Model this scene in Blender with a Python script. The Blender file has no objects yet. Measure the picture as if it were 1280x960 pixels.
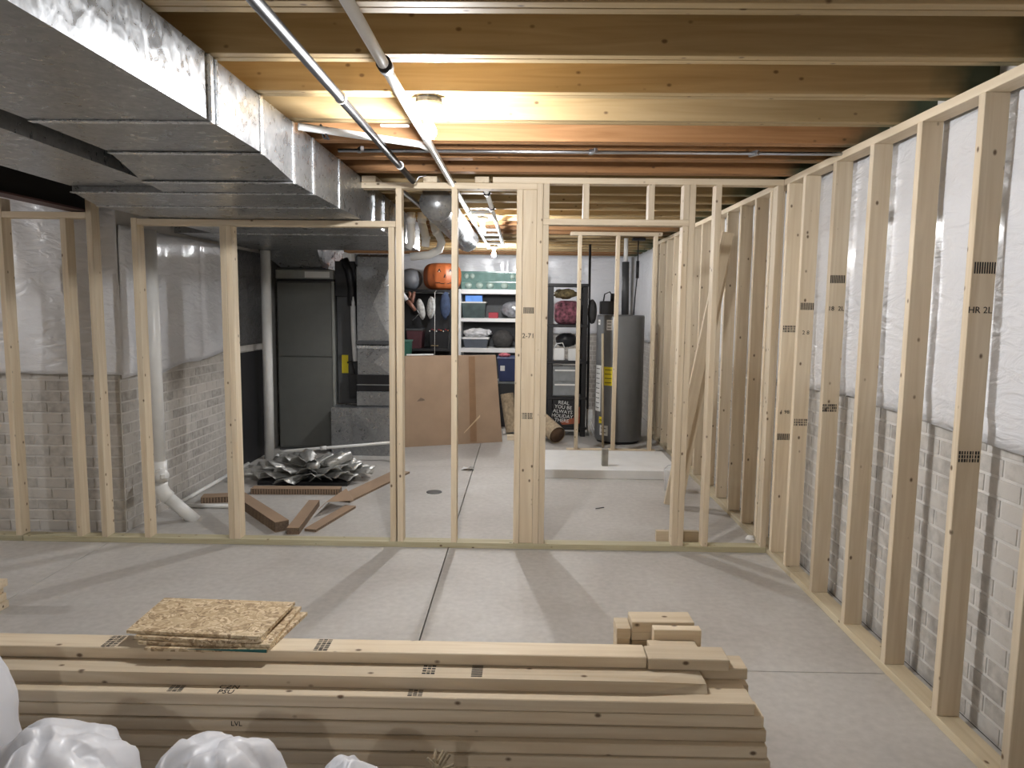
import bpy, bmesh, math, random
from math import sin, cos, pi
from mathutils import Matrix, Vector, noise
random.seed(7)
S = bpy.context.scene
COL = S.collection

# ------------------------------------------------------------------ camera
F, CH, PIT, ROL, YAW = 894.0, 1.608, .1073, .0113, -.0149
def ray(px, py):
    u, w = px-640, py-480
    c, s = cos(ROL), sin(ROL); u, w = c*u+s*w, -s*u+c*w
    x, d, v = u/F, 1.0, -w/F
    c, s = cos(PIT), sin(PIT); y, z = c*d+s*v, -s*d+c*v
    c, s = cos(YAW), sin(YAW)
    return Vector((c*x+s*y, -s*x+c*y, z))
cd = bpy.data.cameras.new('camera'); cam = bpy.data.objects.new('camera', cd); COL.objects.link(cam)
cd.sensor_fit = 'HORIZONTAL'; cd.sensor_width = 36.0; cd.lens = F/1280*36.0; cd.clip_start = .05; cd.clip_end = 100
fw = ray(640, 480).normalized(); up = (ray(640, 479)-ray(640, 480)).normalized(); rt = fw.cross(up).normalized(); up = rt.cross(fw)
cam.matrix_world = Matrix(((rt.x, up.x, -fw.x, 0), (rt.y, up.y, -fw.y, 0), (rt.z, up.z, -fw.z, CH), (0, 0, 0, 1)))
S.camera = cam

# ------------------------------------------------------------------ world, exposure
W = bpy.data.worlds.new('world'); S.world = W; W.use_nodes = True
W.node_tree.nodes['Background'].inputs[0].default_value = (.9, .95, 1, 1)
W.node_tree.nodes['Background'].inputs[1].default_value = .02
S.view_settings.view_transform = 'Standard'; S.view_settings.look = 'None'
S.view_settings.gamma = 1.0; S.view_settings.use_curve_mapping = False
S.view_settings.exposure = 1.32
BULB = 1500.0      # emission of every bare bulb in the basement (bulbs are built with their lamp holders below)

# ------------------------------------------------------------------ materials
def newmat(name):
    m = bpy.data.materials.new(name); m.use_nodes = True
    return m, m.node_tree.nodes, m.node_tree.links, m.node_tree.nodes['Principled BSDF']
def mat(name, col, rough=.6, metal=0., var=.12, scale=9., bump=0., bscale=40., spec=.5, alpha=1., trans=0., emis=0., coat=0.):
    m, N, L, P = newmat(name)
    tc = N.new('ShaderNodeTexCoord'); nz = N.new('ShaderNodeTexNoise'); nz.inputs['Scale'].default_value = scale; nz.inputs['Detail'].default_value = 5
    L.new(tc.outputs['Object'], nz.inputs['Vector'])
    mr = N.new('ShaderNodeMapRange'); mr.inputs[1].default_value = .3; mr.inputs[2].default_value = .7
    mr.inputs[3].default_value = 1-var; mr.inputs[4].default_value = 1+var*.6; L.new(nz.outputs[0], mr.inputs[0])
    mx = N.new('ShaderNodeMix'); mx.data_type = 'RGBA'; mx.blend_type = 'MULTIPLY'; mx.inputs[0].default_value = 1
    mx.inputs[6].default_value = (*col, 1); L.new(mr.outputs[0], mx.inputs[7]); L.new(mx.outputs[2], P.inputs['Base Color'])
    P.inputs['Roughness'].default_value = rough; P.inputs['Metallic'].default_value = metal
    P.inputs['Specular IOR Level'].default_value = spec; P.inputs['Alpha'].default_value = alpha
    P.inputs['Transmission Weight'].default_value = trans; P.inputs['Coat Weight'].default_value = coat
    if emis:
        P.inputs['Emission Color'].default_value = (.98, .985, 1, 1); P.inputs['Emission Strength'].default_value = emis
    if bump:
        n2 = N.new('ShaderNodeTexNoise'); n2.inputs['Scale'].default_value = bscale; n2.inputs['Detail'].default_value = 6; L.new(tc.outputs['Object'], n2.inputs['Vector'])
        b = N.new('ShaderNodeBump'); b.inputs['Strength'].default_value = bump; b.inputs['Distance'].default_value = .01
        L.new(n2.outputs[0], b.inputs['Height']); L.new(b.outputs[0], P.inputs['Normal'])
    return m
def wood(name, c1, c2, axis, knot=(.09, .045, .02), kamt=1., green=False, rough=.62):
    m, N, L, P = newmat(name)
    tc = N.new('ShaderNodeTexCoord'); oi = N.new('ShaderNodeObjectInfo')
    ml = N.new('ShaderNodeMath'); ml.operation = 'MULTIPLY'; ml.inputs[1].default_value = 97.; L.new(oi.outputs['Random'], ml.inputs[0])
    ad = N.new('ShaderNodeVectorMath'); ad.operation = 'ADD'; L.new(tc.outputs['Object'], ad.inputs[0]); L.new(ml.outputs[0], ad.inputs[1])
    def stretched(along, across):
        mp = N.new('ShaderNodeMapping'); sc = [across]*3; sc[axis] = along; mp.inputs['Scale'].default_value = sc
        L.new(ad.outputs[0], mp.inputs[0]); return mp
    a = stretched(.9, 16); nz = N.new('ShaderNodeTexNoise'); nz.inputs['Scale'].default_value = 1.6; nz.inputs['Detail'].default_value = 7; nz.inputs['Distortion'].default_value = 1.1
    L.new(a.outputs[0], nz.inputs['Vector'])
    cr = N.new('ShaderNodeValToRGB'); cr.color_ramp.elements[0].position = .32; cr.color_ramp.elements[1].position = .68
    cr.color_ramp.elements[0].color = (*c2, 1); cr.color_ramp.elements[1].color = (*c1, 1); L.new(nz.outputs[0], cr.inputs[0])
    k = stretched(12, 18); vo = N.new('ShaderNodeTexVoronoi'); vo.inputs['Scale'].default_value = 1.; L.new(k.outputs[0], vo.inputs['Vector'])
    kr = N.new('ShaderNodeValToRGB'); kr.color_ramp.elements[0].position = .07; kr.color_ramp.elements[1].position = .16
    kr.color_ramp.elements[0].color = (.9*kamt, .9*kamt, .9*kamt, 1); kr.color_ramp.elements[1].color = (0, 0, 0, 1); L.new(vo.outputs['Distance'], kr.inputs[0])
    sep = N.new('ShaderNodeSeparateColor'); L.new(vo.outputs['Color'], sep.inputs[0]); gt = N.new('ShaderNodeMath'); gt.operation = 'GREATER_THAN'; gt.inputs[1].default_value = .5; L.new(sep.outputs[0], gt.inputs[0])
    km = N.new('ShaderNodeMath'); km.operation = 'MULTIPLY'; L.new(kr.outputs[0], km.inputs[0]); L.new(gt.outputs[0], km.inputs[1])
    mk = N.new('ShaderNodeMix'); mk.data_type = 'RGBA'; L.new(km.outputs[0], mk.inputs[0]); L.new(cr.outputs[0], mk.inputs[6]); mk.inputs[7].default_value = (*knot, 1)
    rv = N.new('ShaderNodeMapRange'); rv.inputs[3].default_value = .84; rv.inputs[4].default_value = 1.08; L.new(oi.outputs['Random'], rv.inputs[0])
    mx = N.new('ShaderNodeMix'); mx.data_type = 'RGBA'; mx.blend_type = 'MULTIPLY'; mx.inputs[0].default_value = 1
    L.new(mk.outputs[2], mx.inputs[6]); L.new(rv.outputs[0], mx.inputs[7]); last = mx
    if green:      # green preservative brushed on the joist ends beside the foundation wall
        ge = N.new('ShaderNodeNewGeometry'); sp = N.new('ShaderNodeSeparateXYZ'); L.new(ge.outputs['Position'], sp.inputs[0])
        gn = N.new('ShaderNodeTexNoise'); gn.inputs['Scale'].default_value = 3.; gn.inputs['Detail'].default_value = 4; L.new(ad.outputs[0], gn.inputs['Vector'])
        sm = N.new('ShaderNodeMath'); sm.operation = 'MULTIPLY_ADD'; sm.inputs[1].default_value = .9; L.new(gn.outputs[0], sm.inputs[0]); L.new(sp.outputs[0], sm.inputs[2])
        gr = N.new('ShaderNodeMapRange'); gr.inputs[1].default_value = 1.92; gr.inputs[2].default_value = 2.15; gr.inputs[4].default_value = .85; L.new(sm.outputs[0], gr.inputs[0])
        mg = N.new('ShaderNodeMix'); mg.data_type = 'RGBA'; L.new(gr.outputs[0], mg.inputs[0]); L.new(mx.outputs[2], mg.inputs[6]); mg.inputs[7].default_value = (.03, .07, .045, 1); last = mg
    L.new(last.outputs[2], P.inputs['Base Color']); P.inputs['Roughness'].default_value = rough; P.inputs['Specular IOR Level'].default_value = .3
    b = N.new('ShaderNodeBump'); b.inputs['Strength'].default_value = .12; b.inputs['Distance'].default_value = .004; L.new(nz.outputs[0], b.inputs['Height']); L.new(b.outputs[0], P.inputs['Normal'])
    return m
PALE1, PALE2 = (.72, .615, .46), (.61, .495, .345)
WX, WY, WZ = [wood('spruce_'+n, PALE1, PALE2, i) for i, n in enumerate(('along_x', 'along_y', 'along_z'))]
TREAT = wood('treated_pine', (.50, .465, .325), (.36, .32, .20), 0); TREATY = wood('treated_pine_y', (.60, .52, .37), (.50, .415, .28), 1)
JOIST = wood('joist_yellow', (.45, .33, .175), (.35, .245, .115), 0, kamt=.9, green=True)
JOISTO = wood('joist_orange', (.41, .215, .095), (.27, .13, .05), 0, kamt=.9, green=True)
SUBF = wood('subfloor', (.36, .26, .15), (.24, .16, .09), 0)

def concrete():
    m, N, L, P = newmat('concrete')
    g = N.new('ShaderNodeNewGeometry')
    def nz(sc, d, dist=0.):
        n = N.new('ShaderNodeTexNoise'); n.inputs['Scale'].default_value = sc; n.inputs['Detail'].default_value = d; n.inputs['Distortion'].default_value = dist
        L.new(g.outputs['Position'], n.inputs['Vector']); return n
    a = nz(1.1, 5, .6); c = nz(26, 8)
    cr = N.new('ShaderNodeValToRGB'); cr.color_ramp.elements[0].position = .3; cr.color_ramp.elements[1].position = .72
    cr.color_ramp.elements[0].color = (.415, .392, .365, 1); cr.color_ramp.elements[1].color = (.545, .53, .505, 1); L.new(a.outputs[0], cr.inputs[0])
    mr = N.new('ShaderNodeMapRange'); mr.inputs[1].default_value = .3; mr.inputs[2].default_value = .7; mr.inputs[3].default_value = .9; mr.inputs[4].default_value = 1.06; L.new(c.outputs[0], mr.inputs[0])
    mx = N.new('ShaderNodeMix'); mx.data_type = 'RGBA'; mx.blend_type = 'MULTIPLY'; mx.inputs[0].default_value = 1; L.new(cr.outputs[0], mx.inputs[6]); L.new(mr.outputs[0], mx.inputs[7])
    L.new(mx.outputs[2], P.inputs['Base Color']); P.inputs['Roughness'].default_value = .55; P.inputs['Specular IOR Level'].default_value = .35
    b = N.new('ShaderNodeBump'); b.inputs['Strength'].default_value = .08; b.inputs['Distance'].default_value = .01; L.new(c.outputs[0], b.inputs['Height']); L.new(b.outputs[0], P.inputs['Normal'])
    return m
CONC = concrete()
def brickmat(name, c1, c2):
    m, N, L, P = newmat(name)
    oi = N.new('ShaderNodeObjectInfo'); g = N.new('ShaderNodeNewGeometry')
    n = N.new('ShaderNodeTexNoise'); n.inputs['Scale'].default_value = 22; n.inputs['Detail'].default_value = 7; L.new(g.outputs['Position'], n.inputs['Vector'])
    n2 = N.new('ShaderNodeTexNoise'); n2.inputs['Scale'].default_value = 1.3; L.new(g.outputs['Position'], n2.inputs['Vector'])
    m1 = N.new('ShaderNodeMath'); m1.operation = 'MULTIPLY_ADD'; m1.inputs[1].default_value = .35; L.new(oi.outputs['Random'], m1.inputs[0]); L.new(n.outputs[0], m1.inputs[2])
    m2 = N.new('ShaderNodeMath'); m2.operation = 'MULTIPLY_ADD'; m2.inputs[1].default_value = .5; L.new(n2.outputs[0], m2.inputs[0]); L.new(m1.outputs[0], m2.inputs[2])
    cr = N.new('ShaderNodeValToRGB'); cr.color_ramp.elements[0].position = .55; cr.color_ramp.elements[1].position = 1.2
    cr.color_ramp.elements[0].color = (*c2, 1); cr.color_ramp.elements[1].color = (*c1, 1); L.new(m2.outputs[0], cr.inputs[0]); L.new(cr.outputs[0], P.inputs['Base Color'])
    P.inputs['Roughness'].default_value = .85
    b = N.new('ShaderNodeBump'); b.inputs['Strength'].default_value = .3; b.inputs['Distance'].default_value = .006; L.new(n.outputs[0], b.inputs['Height']); L.new(b.outputs[0], P.inputs['Normal'])
    return m
BRICK = brickmat('formed_brick', (.50, .475, .44), (.31, .29, .265)); MORTAR = mat('mortar', (.58, .56, .53), .9, bump=.2)
def galv(name, base=.38, r0=.22, r1=.46, bscale=5.):
    m, N, L, P = newmat(name)
    tc = N.new('ShaderNodeTexCoord')
    v = N.new('ShaderNodeTexVoronoi'); v.inputs['Scale'].default_value = 55; L.new(tc.outputs['Object'], v.inputs['Vector'])
    n = N.new('ShaderNodeTexNoise'); n.inputs['Scale'].default_value = 16; n.inputs['Detail'].default_value = 8; n.inputs['Distortion'].default_value = 1.6; L.new(tc.outputs['Object'], n.inputs['Vector'])
    mr = N.new('ShaderNodeMapRange'); mr.inputs[1].default_value = .3; mr.inputs[2].default_value = .7; mr.inputs[3].default_value = r0; mr.inputs[4].default_value = r1; L.new(n.outputs[0], mr.inputs[0]); L.new(mr.outputs[0], P.inputs['Roughness'])
    cr = N.new('ShaderNodeValToRGB'); cr.color_ramp.elements[0].color = (base*.8, base*.83, base*.86, 1); cr.color_ramp.elements[1].color = (base*1.08, base*1.1, base*1.12, 1); L.new(v.outputs['Color'], cr.inputs[0])
    L.new(cr.outputs[0], P.inputs['Base Color']); P.inputs['Metallic'].default_value = .8
    n2 = N.new('ShaderNodeTexNoise'); n2.inputs['Scale'].default_value = bscale; n2.inputs['Detail'].default_value = 2; L.new(tc.outputs['Object'], n2.inputs['Vector'])
    b = N.new('ShaderNodeBump'); b.inputs['Strength'].default_value = .16; b.inputs['Distance'].default_value = .03; L.new(n2.outputs[0], b.inputs['Height'])
    b2 = N.new('ShaderNodeBump'); b2.inputs['Strength'].default_value = .16; b2.inputs['Distance'].default_value = .004
    ms = N.new('ShaderNodeMapping'); ms.inputs['Scale'].default_value = (3, 1.2, .45); ms.inputs['Rotation'].default_value = (.9, 0, 0); L.new(tc.outputs['Object'], ms.inputs[0])
    n3 = N.new('ShaderNodeTexNoise'); n3.inputs['Scale'].default_value = 26; n3.inputs['Detail'].default_value = 6; n3.inputs['Distortion'].default_value = .6; L.new(ms.outputs[0], n3.inputs['Vector']); L.new(n3.outputs[0], b2.inputs['Height']); L.new(b.outputs[0], b2.inputs['Normal'])
    L.new(b2.outputs[0], P.inputs['Normal'])
    return m
GALV = galv('galvanised_steel'); GALVB = galv('galvanised_cleat', .7, .2, .35)
def sheetmat(name, col, rough=.3, st=.85, coat=.3):
    m, N, L, P = newmat(name)
    tc = N.new('ShaderNodeTexCoord')
    mp = N.new('ShaderNodeMapping'); mp.inputs['Scale'].default_value = (1, 1, 2.6); L.new(tc.outputs['Object'], mp.inputs[0])
    n = N.new('ShaderNodeTexNoise'); n.inputs['Scale'].default_value = 7; n.inputs['Detail'].default_value = 7; n.inputs['Distortion'].default_value = .8; L.new(mp.outputs[0], n.inputs['Vector'])
    b = N.new('ShaderNodeBump'); b.inputs['Strength'].default_value = st; b.inputs['Distance'].default_value = .02; L.new(n.outputs[0], b.inputs['Height']); L.new(b.outputs[0], P.inputs['Normal'])
    P.inputs['Base Color'].default_value = (*col, 1); P.inputs['Roughness'].default_value = rough; P.inputs['Coat Weight'].default_value = coat; P.inputs['Coat Roughness'].default_value = .15
    return m
VINYL = sheetmat('white_vinyl_facing', (.74, .75, .78)); SHADEVINYL = sheetmat('shade_vinyl', (.08, .08, .085)); BAG = sheetmat('white_bag_plastic', (.72, .73, .77), .42, .10, .05)  # the dark vinyl is the blanket with wall shade put into its colour
def osbmat():
    m, N, L, P = newmat('oriented_strand_board')
    tc = N.new('ShaderNodeTexCoord'); n = N.new('ShaderNodeTexNoise'); n.inputs['Scale'].default_value = 14; L.new(tc.outputs['Object'], n.inputs['Vector'])
    mp = N.new('ShaderNodeMapping'); mp.inputs['Scale'].default_value = (34, 105, 110); L.new(tc.outputs['Object'], mp.inputs[0])
    ad = N.new('ShaderNodeMix'); ad.data_type = 'VECTOR'; ad.inputs[0].default_value = .25; L.new(mp.outputs[0], ad.inputs[4]); 
    sc = N.new('ShaderNodeVectorMath'); sc.operation = 'SCALE'; sc.inputs['Scale'].default_value = 60; L.new(n.outputs['Color'], sc.inputs[0]); L.new(sc.outputs[0], ad.inputs[5])
    v = N.new('ShaderNodeTexVoronoi'); v.inputs['Scale'].default_value = 1; L.new(ad.outputs[1], v.inputs['Vector'])
    sx = N.new('ShaderNodeSeparateColor'); L.new(v.outputs['Color'], sx.inputs[0])
    cr = N.new('ShaderNodeValToRGB'); e = cr.color_ramp.elements; e[0].color = (.25, .165, .09, 1); e[1].color = (.72, .60, .42, 1); k = e.new(.3); k.color = (.45, .33, .19, 1); k = e.new(.7); k.color = (.55, .43, .27, 1)
    L.new(sx.outputs[0], cr.inputs[0]); L.new(cr.outputs[0], P.inputs['Base Color']); P.inputs['Roughness'].default_value = .55
    b = N.new('ShaderNodeBump'); b.inputs['Strength'].default_value = .35; b.inputs['Distance'].default_value = .003; L.new(sx.outputs[1], b.inputs['Height']); L.new(b.outputs[0], P.inputs['Normal'])
    return m
OSB = osbmat()
WHITE = mat('white_plastic', (.80, .80, .79), .35, var=.05); PVC = mat('white_pvc', (.80, .80, .78), .3, var=.06); PORC = mat('white_porcelain', (.85, .85, .84), .2, var=.03)
BLACK = mat('black_plastic', (.012, .012, .014), .45); BLACKM = mat('black_iron', (.008, .008, .009), .42, 0., var=.2, spec=.12); DGREY = mat('dark_grey', (.06, .062, .065), .5)
STEELB = mat('beam_black_paint', (.006, .005, .005), .7); STEELR = mat('beam_red_primer', (.075, .035, .033), .6)
FURN = mat('furnace_grey_paint', (.145, .15, .14), .38, .25, var=.06, bump=.03, bscale=6); FURNL = mat('furnace_edge', (.33, .34, .32), .35, .4)
TANK = mat('tank_grey_paint', (.17, .175, .18), .35, .15, var=.06); KRAFT = mat('kraft_cardboard', (.34, .235, .155), .8, var=.12, scale=4); KRAFTD = mat('corrugated_edge', (.16, .115, .08), .9, var=.4, scale=90)
STAMP = mat('black_stamp_ink', (.02, .018, .018), .8); EMITS = {k: mat('bulb_glass_'+n, (1, 1, 1), .3, emis=BULB*k) for k, n in ((.74, 'a'), (.78, 'b'), (.48, 'c'), (2.2, 'd'), (.55, 'e'))}; EMT = mat('conduit_zinc', (.55, .57, .6), .3, 1.)
ORANGE = mat('orange_blow_mould', (.50, .14, .045), .4, var=.15); MAROON = mat('maroon_plastic', (.085, .03, .037), .4); TEALP = mat('teal_edge_paint', (.004, .09, .085), .6)
GREEN = mat('green_plastic', (.04, .15, .11), .4); BLUE = mat('navy_plastic', (.025, .04, .12), .4); LBLUE = mat('light_blue_card', (.12, .33, .85), .5); RED = mat('red_card', (.38, .02, .04), .5)
GCLOTH = mat('pale_grey_knit', (.42, .42, .41), .95, var=.35, scale=30, bump=.4, bscale=90); BCLOTH = mat('denim_blue', (.04, .06, .115), .95, var=.3, scale=20); SKIN = mat('brown_rubber', (.22, .10, .07), .5, var=.25)
MITT = mat('dark_grey_fabric', (.065, .062, .06), .9, var=.3, scale=20, bump=.4); PINK = mat('pink_patterned_cloth', (.22, .075, .10), .9, var=.95, scale=22); WCLOTH = mat('white_cloth', (.72, .72, .74), .9, var=.3, scale=14, bump=.3)
RUG = mat('beige_woven_rug', (.42, .33, .22), .95, var=.35, scale=30, bump=.4, bscale=120); RUGB = mat('brown_rug_inside', (.10, .055, .03), .95, var=.3)
CLEARG = mat('translucent_green_bin', (.25, .42, .38), .15, var=.2, trans=.35); CLEARW = mat('translucent_drawer', (.35, .37, .38), .2, var=.2, trans=.3); BALL = mat('pearl_ball', (.36, .46, .41), .25, var=.1)
YEL = mat('yellow_label', (.75, .62, .02), .5, var=.05); LAB = mat('white_label', (.75, .75, .73), .5, var=.05); FOIL = mat('crumpled_foil', (.52, .52, .50), .42, .75, var=.25, scale=20, bump=.25, bscale=25); TAN = mat('tan_twine', (.36, .29, .19), .9, var=.4, scale=60)
GREYB = mat('weathered_wood', (.36, .34, .30), .8, var=.2, scale=18); HAND = wood('broom_wood', (.55, .47, .33), (.45, .37, .25), 2, kamt=0.)

# ------------------------------------------------------------------ builders
def wm(o):
    b = o.matrix_basis.copy()
    return wm(o.parent) @ o.matrix_parent_inverse @ b if o.parent else b
def attach(o, parent):
    if parent is not None:
        o.parent = parent; o.matrix_parent_inverse = wm(parent).inverted()
    return o
def tag(o, label=None, cat=None, group=None, kind=None):
    if label: o['label'] = label
    if cat: o['category'] = cat
    if group: o['group'] = group
    if kind: o['kind'] = kind
    return o
def thing(name, loc, label, cat, group=None, rz=0.):
    o = bpy.data.objects.new(name, None); COL.objects.link(o); o.location = loc; o.rotation_euler = (0, 0, rz); o.empty_display_size = .1
    return tag(o, label, cat, group)
def link(name, me, m, parent=None, loc=(0, 0, 0), rot=(0, 0, 0)):
    o = bpy.data.objects.new(name, me); COL.objects.link(o); o.location = loc; o.rotation_euler = rot
    if m is not None:
        if len(me.materials) == 0: me.materials.append(m)
        elif me.materials[0] is not m:
            o.material_slots[0].link = 'OBJECT'; o.material_slots[0].material = m
    return attach(o, parent)
CACHE = {}
def boxmesh(sx, sy, sz, bev):
    k = (round(sx, 4), round(sy, 4), round(sz, 4), bev)
    if k in CACHE: return CACHE[k]
    bm = bmesh.new(); bmesh.ops.create_cube(bm, size=1)
    for v in bm.verts: v.co = (v.co.x*sx, v.co.y*sy, v.co.z*sz)
    if bev and min(sx, sy, sz) > bev*2.2: bmesh.ops.bevel(bm, geom=bm.edges[:], offset=bev, segments=1, affect='EDGES')
    me = bpy.data.meshes.new('box'); bm.to_mesh(me); bm.free(); CACHE[k] = me
    return me
def bx(name, x0, x1, y0, y1, z0, z1, m, parent=None, bev=.002, rot=(0, 0, 0)):
    return link(name, boxmesh(abs(x1-x0), abs(y1-y0), abs(z1-z0), bev), m, parent, ((x0+x1)/2, (y0+y1)/2, (z0+z1)/2), rot)
def raw(name, V, Fc, m, parent=None, smooth=False, loc=None):
    c = Vector(loc) if loc is not None else sum((Vector(v) for v in V), Vector())/len(V)
    me = bpy.data.meshes.new(name); me.from_pydata([tuple(Vector(v)-c) for v in V], [], Fc)
    bm = bmesh.new(); bm.from_mesh(me); bmesh.ops.recalc_face_normals(bm, faces=bm.faces[:]); bm.to_mesh(me); bm.free()
    if smooth: me.polygons.foreach_set('use_smooth', [True]*len(me.polygons))
    return link(name, me, m, parent, c)
def hexa(name, P8, m, parent=None, smooth=False):
    return raw(name, P8, [(0, 1, 2, 3), (4, 7, 6, 5), (0, 4, 5, 1), (1, 5, 6, 2), (2, 6, 7, 3), (3, 7, 4, 0)], m, parent, smooth)
def tube(name, pts, r, m, parent=None, seg=12, caps=True):
    pts = [Vector(p) for p in pts]; n = len(pts); rs = r if isinstance(r, (list, tuple)) else [r]*n
    V, Fc = [], []; prev = None
    for i, p in enumerate(pts):
        t = (pts[min(i+1, n-1)]-pts[max(i-1, 0)]).normalized()
        if prev is None: a = t.orthogonal().normalized()
        else: a = (prev-t*prev.dot(t)).normalized()
        prev = a; b = t.cross(a)
        for k in range(seg):
            an = 2*pi*k/seg; V.append(p+(a*cos(an)+b*sin(an))*rs[i])
    for i in range(n-1):
        for k in range(seg): Fc.append((i*seg+k, i*seg+(k+1) % seg, (i+1)*seg+(k+1) % seg, (i+1)*seg+k))
    if caps: Fc += [tuple(range(seg-1, -1, -1)), tuple((n-1)*seg+k for k in range(seg))]
    return raw(name, V, Fc, m, parent, True)
def arc(c, r, a0, a1, u, v, n=6):
    c, u, v = Vector(c), Vector(u), Vector(v)
    return [c+u*(r*cos(a0+(a1-a0)*i/n))+v*(r*sin(a0+(a1-a0)*i/n)) for i in range(n+1)]
def lathe(name, prof, loc, m, parent=None, seg=24, rot=(0, 0, 0), smooth=True):
    V, Fc = [], []
    for r, z in prof:
        for k in range(seg): V.append((r*cos(2*pi*k/seg), r*sin(2*pi*k/seg), z))
    for i in range(len(prof)-1):
        for k in range(seg): Fc.append((i*seg+k, i*seg+(k+1) % seg, (i+1)*seg+(k+1) % seg, (i+1)*seg+k))
    if prof[0][0] > 1e-4: Fc.append(tuple(range(seg-1, -1, -1)))
    if prof[-1][0] > 1e-4: Fc.append(tuple((len(prof)-1)*seg+k for k in range(seg)))
    me = bpy.data.meshes.new(name); me.from_pydata(V, [], Fc)
    bm = bmesh.new(); bm.from_mesh(me); bmesh.ops.remove_doubles(bm, verts=bm.verts[:], dist=1e-5); bmesh.ops.recalc_face_normals(bm, faces=bm.faces[:]); bm.to_mesh(me); bm.free()
    if smooth: me.polygons.foreach_set('use_smooth', [True]*len(me.polygons))
    return link(name, me, m, parent, loc, rot)
def blob(name, c, r, m, parent=None, amp=.08, fr=3., seed=0., sub=3, flat=None, fn=None):
    bm = bmesh.new(); bmesh.ops.create_icosphere(bm, subdivisions=sub, radius=1)
    for v in bm.verts:
        d = v.co.normalized(); k = 1+amp*noise.noise(d*fr+Vector((seed, seed*1.7, 0)))+amp*.4*noise.noise(d*fr*3+Vector((seed*2, 0, 5)))
        p = Vector((d.x*r[0], d.y*r[1], d.z*r[2]))*k
        if fn: p = fn(p, d)
        if flat is not None and p.z < flat: p.z = flat
        v.co = p
    me = bpy.data.meshes.new(name); bm.to_mesh(me); bm.free(); me.polygons.foreach_set('use_smooth', [True]*len(me.polygons))
    return link(name, me, m, parent, c)
def text(name, s, size, loc, rot, m, parent, depth=.0006):
    cu = bpy.data.curves.new(name, 'FONT'); cu.body = s; cu.size = size; cu.align_x = 'CENTER'; cu.align_y = 'CENTER'; cu.extrude = depth; cu.resolution_u = 2; cu.space_line = .9
    t = bpy.data.objects.new(name, cu); COL.objects.link(t); bpy.context.view_layer.update()
    me = bpy.data.meshes.new_from_object(t.evaluated_get(bpy.context.evaluated_depsgraph_get())); bpy.data.objects.remove(t)
    return link(name, me, m, parent, loc, rot)
def stamp(parent, c, u, v, w, h, n=9, brk=False, seed=0):
    """inked rows of bars on a board face; u, v span the face"""
    rnd = random.Random(seed); c, u, v = Vector(c), Vector(u), Vector(v); nn = u.cross(v).normalized()*.0006; V, Fc = [], []
    for i in range(n):
        rows = [(-.5, .5)] if not brk else [(-.5, -.2), (-.14, .14), (.2, .5)]
        for a, b in rows:
            x0 = (i+.18)/n-.5; x1 = x0+(.62 if not brk else rnd.uniform(.4, .75))/n
            k = len(V)
            V += [c+nn+u*(x0*w)+v*(a*h), c+nn+u*(x1*w)+v*(a*h), c+nn+u*(x1*w)+v*(b*h), c+nn+u*(x0*w)+v*(b*h)]; Fc.append((k, k+1, k+2, k+3))
    return raw('grade_stamp', V, Fc, STAMP, parent)
def tslab(name, V2, z0, z1, m, parent=None):
    n = len(V2)
    V = [(x, y, z0) for x, y in V2]+[(x, y, z1) for x, y in V2]
    return raw(name, V, [tuple(range(n-1, -1, -1)), tuple(range(n, 2*n))]+[(i, (i+1) % n, n+(i+1) % n, n+i) for i in range(n)], m, parent)

# ================================================================== the setting
XR, YB, XL, YF = 1.785, 11.6, -10.5, -4.0
JZ = 2.425                                   # underside of the joists
fl = tag(bx('floor', XL, XR+.1, YF, YB+.1, -.16, -.05, mat('floor_joint_dark', (.05, .045, .04), .95), bev=0), kind='structure')
ysp, xsp = [YF, 3.062, 7.07, YB], [XL, -2.775, -.483, XR]
for i in range(3):
    for j in range(3):
        bx('slab', xsp[i]+.003, xsp[i+1]-.003, ysp[j]+.0025, ysp[j+1]-.0025, -.05, 0, CONC, fl, bev=.0015)
ce = tag(bx('ceiling', XL, XR+.1, YF, YB+.1, JZ+.237, JZ+.26, SUBF, bev=0), kind='structure')
for k in range(-15, 24):
    far = 2.105+.4064*k
    if far-.08 < YF or far > YB: continue
    mm = JOISTO if (k % 9 in (4, 5, 6)) else JOIST
    for a in (0, .042):
        bx('joist', XL+.02, XR+.06, far-.08+a, far-.042+a, JZ, JZ+.235, mm, ce, bev=.002)
wr = tag(bx('wall_right', XR, XR+.2, YF, YB+.2, 0, JZ+.235, MORTAR, bev=0), kind='structure')
wb = tag(bx('wall_back', -2.98, XR, YB, YB+.2, 0, JZ+.235, MORTAR, bev=0), kind='structure')
wl = tag(bx('wall_left', -2.98, -2.781, 5.066, YB, 0, JZ, MORTAR, bev=0), kind='structure')
wf = tag(bx('wall_left_return', XL, -2.781, 4.866, 5.066, 0, JZ, MORTAR, bev=0), kind='structure')
tag(bx('wall_far_left', XL-.2, XL, YF, 5.066, 0, JZ+.235, MORTAR, bev=0), kind='structure')
tag(bx('wall_behind', XL-.2, XR+.2, YF-.2, YF, 0, JZ+.235, MORTAR, bev=0), kind='structure')
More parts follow.
